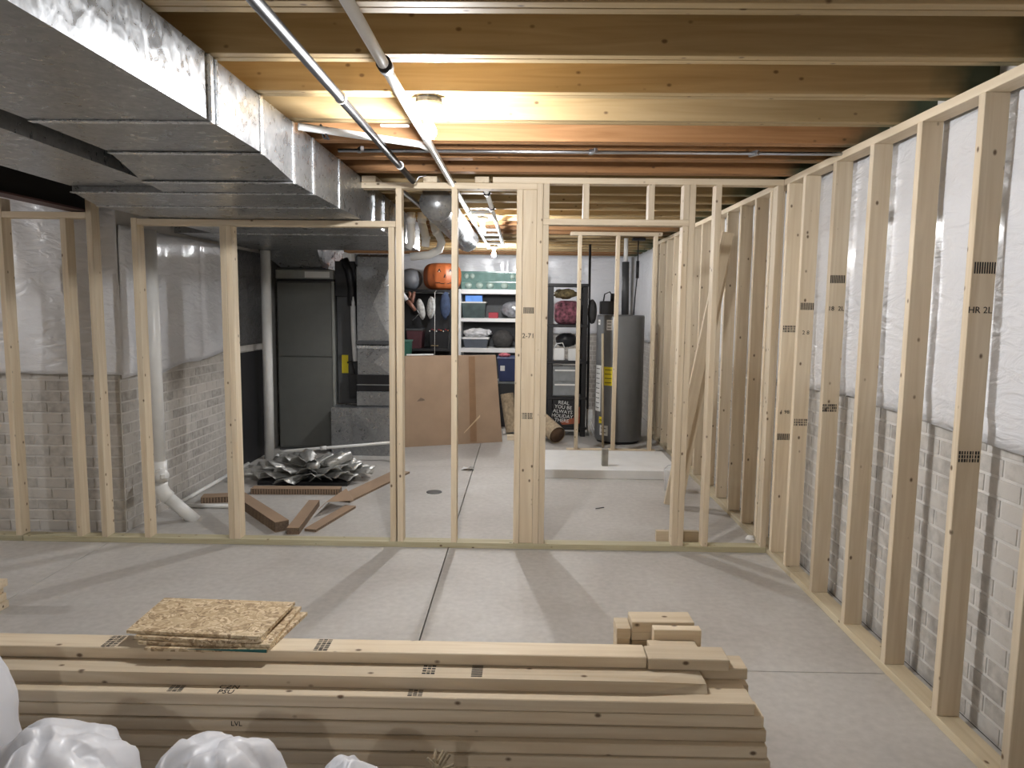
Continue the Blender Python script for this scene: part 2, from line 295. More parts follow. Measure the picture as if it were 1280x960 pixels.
# brick relief of the foundation walls
BH, BL, BP = .0765, .205, .0035
cand = []
for r in range(15):
    z = r*BH; off = (r % 2)*BL*.5
    y = 1.7+off
    while y < YB-BL: cand.append((y, z)); y += BL
cand.sort(key=lambda q: math.hypot(q[0]+.5*BL-2.0, 0) if q[0] > 2.1 else 99)
near = cand[:300]; rest = [q for q in cand[300:] if q[0] > 2.1]
bmr = boxmesh(BP*2, BL-.012, BH-.012, .0015)
for y, z in near: link('brick', bmr, BRICK, wr, (XR, y+BL/2, z+BH/2))
def brickfield(parent, items):
    bm = bmesh.new()
    for (cx, cy, cz, sx, sy, sz) in items:
        g = bmesh.ops.create_cube(bm, size=1)
        for v in g['verts']: v.co = (cx+v.co.x*sx, cy+v.co.y*sy, cz+v.co.z*sz)
    me = bpy.data.meshes.new('brick_relief'); bm.to_mesh(me); bm.free(); o = link('brick_relief', me, BRICK, parent); o['kind'] = 'stuff'
brickfield(wr, [(XR, y+BL/2, z+BH/2, BP*2, BL-.012, BH-.012) for y, z in rest])
its = []
for r in range(16):
    x = -2.77+(r % 2)*BL*.5
    while x < XR-BL: its.append((x+BL/2, YB, r*BH+BH/2, BL-.012, BP*2, BH-.012)); x += BL
brickfield(wb, its)
bmf = boxmesh(BL-.012, BP*2, BH-.012, .0015)
for r in range(15):
    x1 = -2.781-(r % 2)*BL*.5
    if r % 2: link('brick', boxmesh(BL*.5-.012, BP*2, BH-.012, .003), BRICK, wf, (-2.781-BL*.25, 4.866, r*BH+BH/2))
    while x1 > -4.6: link('brick', bmf, BRICK, wf, (x1-BL/2, 4.866, r*BH+BH/2)); x1 -= BL
    y0 = 4.872+(r % 2)*BL*.5
    if r % 2: link('brick', boxmesh(BP*2, BL*.5-.012, BH-.012, .003), BRICK, wl, (-2.781, 4.872+BL*.25, r*BH+BH/2))
    while y0 < 7.6:
        link('brick', bmr, BRICK, wl, (-2.781, y0+BL/2, r*BH+BH/2)); y0 += BL

# white faced insulation blankets on the walls
def sheet(name, label, org, du, length, zbot, ztop, nrm, m, nu=90, nv=22, amp=.012, seed=0., seams=1.22, thick=.006, fold=None):
    o3, u, n3 = Vector(org), Vector(du), Vector(nrm); V, Fc = [], []
    for i in range(nu+1):
        a = length*i/nu; zb = zbot(a) if callable(zbot) else zbot
        for j in range(nv+1):
            t = j/nv; z = zb+(ztop-zb)*t
            d = amp*noise.noise(Vector((a*1.7+seed, z*1.1, seed)))+amp*.6*noise.noise(Vector((a*5+seed, z*2.2+a*1.3, 3)))
            d += amp*.5*abs(noise.noise(Vector((a*3+z*4+seed, z*7, 9))))*(1-t)
            ph = (a % seams)/seams; d -= .008*max(0, 1-min(ph, 1-ph)*26)
            if t < .06: d -= .010
            if fold: d += fold(a, z)
            V.append(o3+u*a+n3*d+Vector((0, 0, z)))
    for i in range(nu):
        for j in range(nv): k = i*(nv+1)+j; Fc.append((k, k+1, k+nv+2, k+nv+1))
    ob = raw(name, V, Fc, m, None, True)
    so = ob.modifiers.new('thickness', 'SOLIDIFY'); so.thickness = thick; so.offset = 0
    return tag(ob, label, 'insulation')
sheet('insulation_blanket', 'white plastic faced blanket on the long wall behind the row of right hand studs', (XR-.035, 0, 0), (0, 1, 0), 11.5,
      lambda a: 1.125+.02*sin(a*2.1)+.018*noise.noise(Vector((a*3, 0, 0))), 2.42, (-1, 0, 0), VINYL, nu=300, amp=.010)
sheet('insulation_blanket', 'wrinkled white plastic blanket on the short brick wall beside the steel beam', (-7.6, 4.832, 0), (1, 0, 0), 4.857,
      lambda a: 1.115+.02*noise.noise(Vector((a*4, 0, 1))), 2.42, (0, -1, 0), VINYL, nu=290, nv=40, amp=.03, seed=4)
sheet('insulation_blanket', 'draped white plastic blanket on the brick wall above the white drain pipe', (-2.742, 4.868, 0), (0, 1, 0), 1.93,
      lambda a: 1.085+.01*sin(a*9)+max(0, a-.5)*.075, 2.13, (1, 0, 0), VINYL, nu=90, amp=.02, seed=9,
      fold=lambda a, z: .02*math.exp(-((a-1.6)*2.2-(z-1.3)*1.2)**2*9))
sheet('shade_sheet', 'dark sheet added as painted shade on the wall between the blanket and the furnace', (-2.748, 6.83, 0), (0, 1, 0), .85, 1.2, 2.13, (1, 0, 0), SHADEVINYL, nu=30, amp=.02, seed=2)  # dark colour stands in for the duct's shade on the blanket
sheet('insulation_blanket', 'white plastic blanket across the end wall behind the storage shelves', (-2.7, YB-.035, 0), (1, 0, 0), 4.42, 1.19, 2.42, (0, -1, 0), VINYL, nu=140, amp=.02, seed=6)

# ================================================================== framing
def studrow(parent, n, x0, x1, y0, y1, z0, z1, m=WZ, rot=(0, 0, 0)): return bx(n, x0, x1, y0, y1, z0, z1, m, parent, .002, rot)
YP, SD, ST = 4.634, .089, .038
pf = thing('partition_frame', (0, YP, 0), 'bare wooden stud partition with a doorway across the middle of the basement', 'stud wall')
bx('bottom_plate', -3.72, -3.36, YP, YP+SD, 0, ST, TREAT, pf); bx('bottom_plate', -3.357, 1.630, YP, YP+SD, 0, ST, TREAT, pf)
bx('bottom_plate', -6.2, -3.723, YP, YP+SD, 0, ST, TREAT, pf)
pl = bx('top_plate', -1.041, .078, YP, YP+SD, JZ-2*ST, JZ-ST-.0005, WX, pf); bx('top_plate', -.205, 1.630, YP, YP+SD, JZ-ST, JZ-.0005, WX, pf)
for xa in (-1.036, -.646, -.317): bx('ladder_block', xa, xa+SD, YP-.01, YP+.30, JZ-ST, JZ-.001, WY, pf)
def st(x, top, n='stud', y0=0., base=ST): return bx(n, x, x+ST, YP+y0, YP+SD+y0, base, top, WZ, pf)
ZA = JZ-2*ST
st(-3.403, 2.268); st(-2.989, 2.144); st(-2.819, 2.288); st(-2.528, 2.15)
st(-1.957, 2.106); st(-1.918, 2.106); st(-.871, 2.106, 'jack_stud'); st(-.823, ZA); st(-.466, ZA); st(-.051, ZA)
post = bx('stud', -.012, .0765, YP+.012, YP+.05, ST, ZA, WZ, pf); st(.0775, JZ-ST); st(.1165, 2.130, 'jack_stud')
bx('post_backing', -.012, .0765, YP+.051, YP+.089, ST, ZA, WZ, pf)
st(1.003, 2.130, 'jack_stud'); st(1.0425, JZ-ST); st(1.205, JZ-ST); st(1.592, JZ-ST)
bx('header', -3.364, -2.820, YP, YP+SD, 2.145, 2.183, WX, pf); bx('header', -2.489, -.824, YP, YP+SD, 2.107, 2.145, WX, pf)
bx('header', .1165, 1.0415, YP, YP+SD, 2.131, 2.169, WX, pf)
for x in (.1175, .370, .782, 1.003): st(x, JZ-ST, 'cripple_stud', base=2.1695)
for x in (-4.6, -5.4, -6.15): st(x, 2.268)
UX, UZ = (1, 0, 0), (0, 0, 1)
stamp(post, (.033, YP+.012, 1.587), UX, UZ, .07, .04, 8, seed=3); stamp(post, (.033, YP+.012, .898), UX, UZ, .07, .04, 9, True, seed=4)
text('grade_stamp', '2-71', .045, (.033, YP+.0112, 1.422), (pi/2, 0, 0), STAMP, post)
rf = thing('wall_frame', (1.676, 4.0, 0), 'long row of bare studs standing along the right brick wall', 'stud wall')
XS = 1.632
bx('bottom_plate', XS, XS+SD, -2.0, 4.20, 0, ST, TREATY, rf); bx('bottom_plate', XS, XS+SD, 4.203, 9.2, 0, ST, TREATY, rf)
bx('top_plate', XS, XS+SD, -2.0, 4.722, JZ-ST, JZ-.0005, WY, rf); bx('top_plate', XS, XS+SD, 4.725, 9.2, JZ-ST, JZ-.0005, WY, rf)
RS = [2.664+.4064*k for k in range(-11, 5)]+[4.55, 4.86, 5.17, 5.52, 5.88, 6.29, 6.70, 7.10, 7.51, 7.92, 8.32, 8.73, 9.13]
RO = {}
for y in RS: RO[round(y, 3)] = bx('stud', XS, XS+SD, y, y+ST, ST, JZ-ST, WZ, rf)
for y, items in {2.664: [(1.679, 1.769, 0), (1.674, 1.615, 'HR 2L'), (1.676, 1.069, 1)], 3.883: [(1.674, 1.775, 0), (1.675, 1.618, '18  2L'), (1.672, 1.081, 1)],
                 4.290: [(1.680, 1.631, 0), (1.680, 1.475, '2 8'), (1.678, .936, 1)], 4.55: [(1.676, 1.49, 1), (1.676, .96, '1 98'), (1.676, .80, 0)]}.items():
    o = RO[min(RO, key=lambda q: abs(q-y))]
    for x, z, kd in items:
        if isinstance(kd, str): text('grade_stamp', kd, .034, (x, y-.0006, z), (pi/2, 0, 0), STAMP, o)
        else: stamp(o, (x, y, z), UX, UZ, .08, .042, 9 if not kd else 8, bool(kd), seed=int(y*10+z*7))
sf = thing('short_frame', (1.0, 7.9, 0), 'short three stud frame with top plate in front of the grey water heater', 'stud wall')
bx('top_plate', .50, 1.49, 7.86, 7.949, JZ-ST, JZ-.001, WX, sf); bx('bottom_plate', .50, 1.49, 7.86, 7.949, 0, ST, WX, sf)
for x in (.585, .998, 1.405): bx('stud', x, x+ST, 7.86, 7.949, ST, JZ-ST, WZ, sf)

# boards leaning against the right studs, scraps
def plank(name, a, b, w, t, m, label, group=None, cat='board'):
    a, b = Vector(a), Vector(b); z = (b-a).normalized(); y = Vector((0, 1, 0)); y = (y-z*y.dot(z)).normalized(); x = y.cross(z)
    o = link(name, boxmesh(w, t, (b-a).length, .002), m, None, (a+b)/2)
    o.rotation_euler = Matrix((x, y, z)).transposed().to_euler()
    return tag(o, label, cat, group)
plank('leaning_board', (1.205, 5.70, .025), (1.575, 5.66, 2.20), SD, ST, WZ, 'pale board leaning steeply against the studs inside the doorway', 'boards leaning behind the doorway')
plank('leaning_board', (1.285, 5.76, .025), (1.575, 5.74, 2.02), SD, ST, WZ, 'shorter board tucked under the steep leaning board inside the doorway', 'boards leaning behind the doorway')
tag(bx('board_scrap', .94, 1.235, 4.835, 4.874, 0, .075, WX), 'short board scrap standing on edge behind the bottom plate of the doorway', 'board')
lathe('putty_puck', [(.0, 0), (.03, 0), (.032, .01), (.02, .028), (0, .03)], (1.575, 4.79, .038), WHITE); tag(bpy.data.objects['putty_puck'], 'small white lump on the bottom plate in the corner of the frames', 'lump')
bk = thing('bucket', (1.33, 6.25, 0), 'small white plastic pail standing behind the door frame', 'bucket')
lathe('body', [(.055, 0), (.065, .19), (.07, .2), (.062, .2), (.05, .01), (0, .01)], (1.33, 6.25, 0), WHITE, bk); tube('handle', [(1.265, 6.25, .19), (1.29, 6.21, .235), (1.33, 6.2, .245), (1.37, 6.21, .235), (1.395, 6.25, .19)], .003, EMT, bk, 6)

# ================================================================== lumber pile in the foreground
PT = .0384
WLEN = -1.76
ORD = ['top', 'second', 'third', 'fourth', 'fifth', 'sixth', 'seventh', 'eighth', 'ninth', 'tenth', 'eleventh', 'twelfth', 'thirteenth']
fy = {11: (2.059, .716), 10: (2.056, .744), 9: (2.046, .750), 8: (2.024, .747), 7: (2.014, .754), 6: (2.014, .759), 5: (2.018, .75), 4: (2.012, .757), 3: (2.02, .748), 2: (2.015, .755), 1: (2.012, .75)}
GP = 'boards of the foreground lumber pile'
def board(x0, x1, y, lay, label, w=SD):
    return tag(bx('lumber_board', x0, x1, y, y+w, (lay-1)*PT, lay*PT-.0006, WX, None, .0025), label, 'board', GP)
tops = {}
for lay in range(1, 12):
    y0, xe = fy[lay]
    tops[lay] = board(WLEN+random.uniform(-.02, .02), xe, y0, lay, 'pale board at the front of the lumber pile, %s layer from its top' % ORD[13-lay])
    for c in range(1, 4):
        board(WLEN+random.uniform(-.03, .03), xe+random.uniform(-.03, .012), y0+c*.0905, lay, 'board %s from the front face within the lumber pile, %s layer from its top' % (('second', 'third', 'fourth')[c-1], ORD[13-lay]))
# second layer and top layer
b12 = hexa('lumber_board', [(WLEN, 2.107, 11*PT), (.585, 2.107, 11*PT), (.585, 2.196, 11*PT), (WLEN, 2.196, 11*PT),
                            (WLEN, 2.107, 12*PT-.0006), (.585, 2.125, 12*PT-.014), (.575, 2.196, 12*PT-.0006), (WLEN, 2.196, 12*PT-.0006)], WX)
tag(b12, 'long board with a split tapered end in the second layer of the lumber pile', 'board', GP)
bm = bmesh.new(); bm.from_mesh(b12.data)          # only the last stretch tapers
bmesh.ops.bisect_plane(bm, geom=bm.verts[:]+bm.edges[:]+bm.faces[:], plane_co=Vector((.38, 0, 0))-b12.location, plane_no=(1, 0, 0))
for v in bm.verts:
    if abs(v.co.x+b12.location.x-.38) < 1e-3 and v.co.z > 0:
        v.co.z = 12*PT-.0006-b12.location.z
        if v.co.y+b12.location.y < 2.15: v.co.y = 2.107-b12.location.y
bm.to_mesh(b12.data); bm.free()
board(WLEN-.01, .736, 2.200, 12, 'board under the back top board of the lumber pile, its end sticking out')
t1 = board(WLEN+.01, .409, 2.187, 13, 'long bright board lying on the very top of the lumber pile')
board(.412, .670, 2.180, 13, 'short board butted to the end of the top board on the lumber pile')
DX, DY = (1, 0, 0), (0, 1, 0)
stamp(t1, (-1.335, 2.231, 13*PT-.0006), DY, (-1, 0, 0), .08, .045, 9, True, seed=1); stamp(t1, (-.643, 2.231, 13*PT-.0006), DY, (-1, 0, 0), .08, .045, 9, True, seed=2)
stamp(b12, (-.132, 2.155, 12*PT-.0006), DY, (-1, 0, 0), .08, .035, 9, False, seed=5); stamp(b12, (-.285, 2.155, 12*PT-.0006), DY, (-1, 0, 0), .06, .04, 4, True, seed=6)
stamp(tops[11], (-.318, 2.085, 11*PT-.0006), DY, (-1, 0, 0), .04, .045, 6, True, seed=7); stamp(tops[11], (-1.06, 2.085, 11*PT-.0006), DY, (-1, 0, 0), .04, .045, 6, True, seed=8)
text('grade_stamp', 'CZN\nPSU', .03, (-.90, 2.084, 11*PT-.0002), (0, 0, 0), STAMP, tops[11])
for lay, s in ((9, 'LVL'), (8, 'ENG')): text('grade_stamp', s, .022, (-.86, fy[lay][0]-.0006, lay*PT-.012), (pi/2, 0, 0), STAMP, tops[lay])
# offcuts stacked behind the pile
GB = 'short offcut blocks stacked behind the lumber pile'
def block(x0, x1, y0, y1, z0, z1, label, rz=0.): return tag(bx('offcut_block', x0, x1, y0, y1, z0, z1-.0006, WX, None, .002, (0, 0, rz)), label, 'wood block', GB)
for i in range(4):
    block(.40+.01*(i % 2), .63, 2.430, 2.468, i*.089, (i+1)*.089, 'offcut block in the lower part of the stack behind the lumber pile')
    block(.40+.008*(i % 3), .625, 2.490, 2.528, i*.089, (i+1)*.089, 'offcut block in the lower part of the stack behind the lumber pile')
block(.405, .63, 2.438, 2.527, .356, .394, 'offcut block in the lower part of the stack behind the lumber pile'); block(.40, .625, 2.44, 2.529, .394, .432, 'offcut block in the lower part of the stack behind the lumber pile')
block(.398, .618, 2.444, 2.533, .432, .464, 'second block from the top in the offcut stack', .02); block(.398, .62, 2.442, 2.531, .464, .502, 'wide block lying on the very top of the offcut stack', .03)
block(.468, .634, 2.393, 2.431, .4224, .497, 'block standing on edge in front of the topmost offcut')
block(.445, .61, 2.330, 2.391, .4224, .461, 'low offcut block lying across the back of the lumber pile')
block(.345, .392, 2.43, 2.519, .0, .445, 'tall narrow offcut standing at the end of the block stack'); block(.344, .394, 2.428, 2.519, .445, .483, 'small block resting on the narrow standing offcut')
# OSB pieces on the pile
GO = 'osb offcuts on the lumber pile'
z = 13*PT
tag(tslab('osb_panel', [(-1.20, 2.165), (-.805, 2.172), (-.762, 2.455), (-1.16, 2.44)], z, z+.011, OSB), 'lowest osb offcut on the lumber pile, with a teal painted front edge', 'panel', GO)
p0 = bpy.data.objects['osb_panel']; raw('painted_edge', [(-1.06, 2.1655, z+.0105), (-.807, 2.170, z+.0005), (-.807, 2.170, z+.0105), (-1.06, 2.1651, z+.0104), (-1.06, 2.1635, z+.0105), (-.807, 2.168, z+.0005), (-.807, 2.168, z+.0105)],
    [(0, 1, 2), (4, 6, 5), (0, 4, 5, 1), (1, 5, 6, 2), (2, 6, 4, 0)], TEALP, p0)
tag(tslab('osb_panel', [(-1.23, 2.185), (-.80, 2.180), (-.79, 2.475), (-1.2, 2.47)], z+.0115, z+.0225, OSB), 'middle osb offcut sandwiched on the lumber pile', 'panel', GO)
tag(tslab('osb_panel', [(-1.25, 2.20), (-.99, 2.178), (-.83, 2.19), (-.83, 2.46), (-1.2, 2.455)], z+.023, z+.034, OSB), 'second osb offcut from the top on the lumber pile', 'panel', GO)
tag(tslab('osb_panel', [(-1.283, 2.215), (-.832, 2.187), (-.808, 2.46), (-1.29, 2.478)], z+.0345, z+.0455, OSB), 'uppermost osb offcut showing its flaky face on the lumber pile', 'panel', GO)
# white sacks
def sack(c, r, label, seed, fn=None):
    o = blob('plastic_sack', c, r, BAG, None, .09, 1.6, seed, 5, -r[2]*.93, fn); me = o.data
    for v in me.vertices:
        p = v.co; az = math.atan2(p.y, p.x); t = max(0, p.z/r[2]); wv = noise.noise(Vector((p.x*4+seed, p.y*4, p.z*4)))
        f = abs(sin(az*2.5+wv*2.5+seed)); g = abs(noise.noise(Vector((p.x*7+seed, p.y*7, p.z*3))))
        v.co += v.normal*(-.02*(1-f)**3*(.3+t)-.006*max(0, .2-g)/.2+.003*noise.noise(Vector((p.x*22, p.y*22+seed, p.z*16))))
    return tag(o, label, 'bag', 'white sacks before the lumber pile')
def peak(px, py, h, s):
    return lambda p, d: p+Vector((0, 0, h*math.exp(-((p.x-px)**2+(p.y-py)**2)/s**2))) if p.z > 0 else p
sack((-1.135, 1.60, .272), (.205, .28, .29), 'broad white plastic sack with a slumped peak before the lumber pile', 3.1, peak(-.08, .02, .04, .09))
sack((-.735, 1.60, .265), (.18, .27, .285), 'squared white plastic sack with a creased top, between two other sacks', 8.4, peak(-.1, 0, .035, .07))
sack((-.40, 1.58, .245), (.138, .25, .262), 'smallest white plastic sack beside the frayed twine', 12.2, peak(0, 0, .02, .07))
sack((-1.62, 1.80, .36), (.235, .21, .375), 'tall white plastic sack at the far end of the sack row', 5.7)
rnd = random.Random(5); V = []
tw = thing('twine_bundle', (-.215, 1.80, 0), 'frayed tan twine bundle sticking up beside the smallest sack', 'twine')
for i in range(16):
    a = rnd.uniform(0, 6.28); r0 = rnd.uniform(.0, .03); h = rnd.uniform(.37, .42)
    tube('strand', [(-.215+r0*cos(a), 1.80+r0*sin(a), 0), (-.215+.02*cos(a+1), 1.80+.02*sin(a+1), .2), (-.215+r0*cos(a+2)*.6, 1.80, .36), (-.215+r0*1.6*cos(a), 1.80+r0*sin(a), h)], .004, TAN, tw, 5)
# stack of blocks on the floor at the left
for i in range(4): tag(bx('floor_block', -2.98+.01*(i % 2), -2.705-.012*(i % 3), 3.50, 3.60, i*PT, (i+1)*PT-.0006, WX, None, .002, (0, 0, .03*(i % 2))), '%s short board of the small stack alone on the open floor' % ('lowest', 'second lowest', 'third', 'topmost')[i], 'wood block', 'small floor stack of boards')

# ================================================================== ducts and beam
bmn = thing('steel_beam', (-2.885, .4, JZ), 'black steel beam with a reddish bottom flange ending at the brick wall', 'beam')
bx('bottom_flange', -2.945, -2.828, -4, 4.80, 2.190, 2.202, STEELR, bmn, .001); bx('top_flange', -2.945, -2.828, -4, 4.80, 2.412, 2.424, STEELB, bmn, .001); bx('web', -2.892, -2.881, -4, 4.80, 2.202, 2.412, STEELB, bmn, 0)
def ductsec(name, parent, y0, y1, xl0, xl1, xr, zb0, zb1, zt, xbrk=True):
    """sheet metal section with cross broken bottom and side"""
    V = [(xl0, y0, zb0), (xr, y0, zb0), (xr, y0, zt), (xl0, y0, zt), (xl1, y1, zb1), (xr, y1, zb1), (xr, y1, zt), (xl1, y1, zt)]
    b = (Vector(V[0])+Vector(V[1])+Vector(V[4])+Vector(V[5]))/4-Vector((0, 0, .006)); s = (Vector(V[1])+Vector(V[2])+Vector(V[5])+Vector(V[6]))/4+Vector((.004, 0, 0))
    V += [b, s]
    Fc = [(0, 1, 2, 3), (4, 7, 6, 5), (3, 2, 6, 7), (0, 3, 7, 4), (0, 8, 1), (1, 8, 5), (5, 8, 4), (4, 8, 0), (1, 9, 2), (2, 9, 6), (6, 9, 5), (5, 9, 1)]
    return raw(name, V, Fc, GALV, parent)
def cleat(parent, y, xl, xr, zb, zt, w=.03, t=.006):
    o = bx('cleat', xl, xr+.002, y-w/2, y+w/2, zb-t, zb-.0002, GALVB, parent, .001); bx('side_cleat', xr+.0002, xr+t, y-w/2, y+w/2, zb-t, zt, GALVB, parent, .001)
d1 = thing('supply_duct', (-1.35, 3, JZ), 'galvanised trunk duct whose long bright side faces the bare bulb', 'duct')
XD, ZT = -1.043, JZ-.006
ductsec('duct_section', d1, -2.0, .9, -1.65, -1.65, XD, 2.208, 2.208, ZT); ductsec('duct_section', d1, .905, 2.425, -1.65, -1.65, XD, 2.208, 2.208, ZT)
ductsec('duct_section', d1, 2.445, 2.885, -1.65, -1.65, XD, 2.208, 2.203, ZT); ductsec('duct_section', d1, 2.895, 3.28, -1.652, -1.73, XD, 2.202, 2.156, ZT); ductsec('duct_section', d1, 3.29, 3.585, -1.73, -1.785, XD, 2.155, 2.153, ZT)
for y, zb in ((.9, 2.208), (2.435, 2.208), (2.89, 2.2)): cleat(d1, y, -1.65, XD, zb, ZT)
cleat(d1, 3.285, -1.73, XD, 2.154, ZT)
for y in (2.41, 2.462): bx('standing_seam', XD, XD+.014, y-.003, y+.003, 2.205, ZT-.004, GALVB, d1, .001)
d3 = thing('plenum_duct', (-1.7, 5, JZ), 'wide galvanised plenum duct running over the partition to the furnace', 'duct')
ductsec('duct_section', d3, 3.60, 4.09, -2.25, -2.42, XD, 2.152, 2.152, ZT); ductsec('duct_section', d3, 4.10, 5.62, -2.42, -2.42, XD, 2.152, 2.152, ZT); ductsec('duct_section', d3, 5.64, 7.25, -2.74, -2.74, XD-.002, 2.155, 2.155, ZT)
for y in (3.595, 4.095, 5.63): cleat(d3, y, -2.25 if y < 4 else -2.42, XD, 2.152, ZT)
for y in (5.0, 5.35): bx('standing_seam', XD, XD+.014, y-.004, y+.004, 2.152, ZT-.004, GALVB, d3, .001)
d2 = thing('return_duct', (-2.0, 2, JZ), 'second galvanised duct between the trunk duct and the steel beam', 'duct')
ductsec('duct_section', d2, -2.0, 1.6, -2.25, -2.25, -1.79, 2.208, 2.208, ZT); ductsec('duct_section', d2, 1.61, 3.585, -2.25, -2.25, -1.79, 2.208, 2.180, ZT); cleat(d2, 1.605, -2.25, -1.79, 2.208, ZT)
rd = thing('round_duct', (-.54, 6.3, 2.31), 'round galvanised duct pipe hung below the joists beyond the partition', 'duct')
def ribbed(name, a, b, r, m, parent, n=40, seg=20):
    a, b = Vector(a), Vector(b); pts, rs = [], []
    for i in range(n+1): pts.append(a.lerp(b, i/n)); rs.append(r*(1+.015*(i % 2)))
    return tube(name, pts, rs, m, parent, seg)
ribbed('pipe', (-.606, 4.95, 2.305), (-.606, 7.70, 2.305), .113, GALV, rd); lathe('end_cap', [(0, 0), (.118, 0), (.12, .03), (.114, .035)], (-.606, 7.67, 2.305), GALVB, rd, rot=(-pi/2, 0, 0))

# ================================================================== pipes under the joists
pv = thing('pvc_pipe', (-.46, 4, 2.38), 'long white plastic pipe under the joists passing the bare bulb', 'pipe')
tube('pipe', [(-.455, -3, 2.382), (-.468, 9.5, 2.378)], .0185, PVC, pv, 14); 
for y in (.8, 2.405, 4.7, 5.9): tube('coupling', [(-.459, y-.025, 2.381), (-.459, y+.025, 2.381)], .0255, BLACK if y in (2.405, 4.7) else PVC, pv, 14)
tube('branch', [(-1.020, 3.297, 2.402), (-.52, 3.62, 2.40), (-.475, 3.68, 2.388)], .0165, PVC, pv, 12)
tag(tube('hanger_strap', [(-.935, 3.345, 2.424), (-.92, 3.36, 2.395), (-.905, 3.372, 2.365), (-.93, 3.39, 2.372), (-.94, 3.37, 2.41)], .006, BLACK, pv, 6))
bp = thing('iron_pipe', (-.677, 3, 2.36), 'black iron gas pipe hung under the joists beside the white pipe', 'pipe')
tube('pipe', [(-.677, -3, 2.362), (-.679, 4.42, 2.358)], .0175, BLACKM, bp, 14)
for y in (1.2, 2.694, 3.95): tube('clip', [(-.677, y-.006, 2.36), (-.677, y+.006, 2.36)], .0225, WHITE, bp, 14)
tube('hook_end', [(-.679, 4.42, 2.358), (-.66, 4.435, 2.36), (-.645, 4.43, 2.385), (-.60, 4.43, 2.392)], .005, EMT, bp, 6)
gp2 = tag(tube('gas_pipe', [(-.86, 4.80, 2.40), (-.79, 5.6, 2.36), (-.745, 6.3, 2.33)], .016, EMT), 'bright metal pipe slanting past the white vent elbows behind the partition', 'pipe')
em = thing('conduit', (.2, 3.81, 2.41), 'thin zinc conduit running under the joists parallel to them', 'conduit')
tube('pipe', [(-.98, 3.835, 2.412), (1.70, 3.822, 2.412)], .0095, EMT, em, 10)
for x, y in ((-.86, 3.80), (.345, 3.80), (1.18, 3.82)): bx('strap', x-.006, x+.012, y-.02, y+.04, 2.399, 2.4245, EMT, em, .001, (0, 0, .5))
pv2 = thing('pvc_pipe', (-.25, 7, 2.38), 'second white plastic pipe with cross branches beyond the partition', 'pipe')
tube('pipe', [(-.262, 4.75, 2.385), (-.262, 9.3, 2.38)], .018, PVC, pv2, 12)
for y in (5.4, 6.0, 7.4, 7.9, 8.4, 8.9): tube('cross_branch', [(-.445, y, 2.384), (-.28, y, 2.384)], .014, PVC, pv2, 8)
for y in (5.0, 5.75): tube('coupling', [(-.262, y-.03, 2.384), (-.262, y+.03, 2.384)], .025, BLACK, pv2, 12)
tag(bx('joist_marker', -.66, -.53, 3.335, 3.355, 2.415, 2.4245, WHITE), 'thin white strip stuck under a joist beside the bulb', 'strip')
# bare bulbs
def lampholder(x, y, label, k, zc=JZ):
    t = thing('bare_bulb_fixture', (x, y, zc), label, 'lamp', 'bare bulb fixtures under the joists')
    lathe('junction_box', [(.0, zc-.001), (.052, zc-.001), (.052, zc-.022), (0, zc-.022)], (x, y, 0), DGREY, t, 8, smooth=False)
    lathe('lamp_holder', [(.0, zc-.0225), (.057, zc-.0225), (.058, zc-.030), (.05, zc-.040), (.03, zc-.048), (.026, zc-.055), (.021, zc-.058), (.020, zc-.088), (0, zc-.088)], (x, y, 0), PORC, t, 24)
    lathe('bulb', [(.0, zc-.0885), (.013, zc-.089), (.016, zc-.096), (.026, zc-.112), (.0305, zc-.128), (.028, zc-.142), (.018, zc-.154), (.0, zc-.158)], (x, y, 0), EMITS[k], t, 16)
lampholder(-.385, 2.925, 'bare lit bulb in a white holder beside the white pipe before the partition', .74)
lampholder(-.385, 6.62, 'bare lit bulb in a white holder beyond the partition near the round duct', .78)
lampholder(-.405, 9.65, 'bare lit bulb in a white holder before the storage shelves', .48)
lampholder(-7.6, 3.40, 'bare lit bulb in a white holder over the open floor beyond the steel beam', 2.2)
lampholder(-1.10, -2.40, 'bare lit bulb in a white holder at the near end of the basement', .55)

# ================================================================== drain pipe at the left wall
dp = thing('drain_pipe', (-2.60, 5.15, 0), 'thick white plastic drain pipe with cleanout bending into the floor', 'pipe')
tube('riser', [(-2.655, 5.105, 2.12), (-2.655, 5.105, .43)], .046, PVC, dp, 18); tube('tee', [(-2.655, 5.105, .46), (-2.655, 5.105, .30)], .054, PVC, dp, 18)
tube('cleanout', [(-2.655, 5.105, .365), (-2.60, 5.03, .365)], [.045, .05], PVC, dp, 16); cap = tube('cleanout_cap', [(-2.60, 5.03, .365), (-2.592, 5.019, .365)], .044, PVC, dp, 12); bx('square_plug', -2.60, -2.57, 5.0, 5.03, .35, .38, PVC, cap, .002, (0, 0, .6))
tube('elbow', [(-2.655, 5.105, .31), (-2.652, 5.106, .26), (-2.635, 5.11, .215), (-2.60, 5.12, .175)], [.054, .052, .053, .054], PVC, dp, 18); tube('lower_leg', [(-2.61, 5.117, .185), (-2.43, 5.17, -.01)], .046, PVC, dp, 18)
wp = thing('floor_pipe', (-2.72, 6, .02), 'thin white plastic pipe lying along the foot of the left brick wall', 'pipe')
tube('long_run', [(-2.735, 5.56, .018), (-2.738, 7.0, .018)], .0165, PVC, wp, 10); tube('short_run', [(-2.715, 5.475, .018), (-2.28, 5.485, .018)], .0165, PVC, wp, 10); tube('elbow', [(-2.735, 5.57, .02), (-2.735, 5.49, .02), (-2.70, 5.475, .02)], .021, PVC, wp, 10)

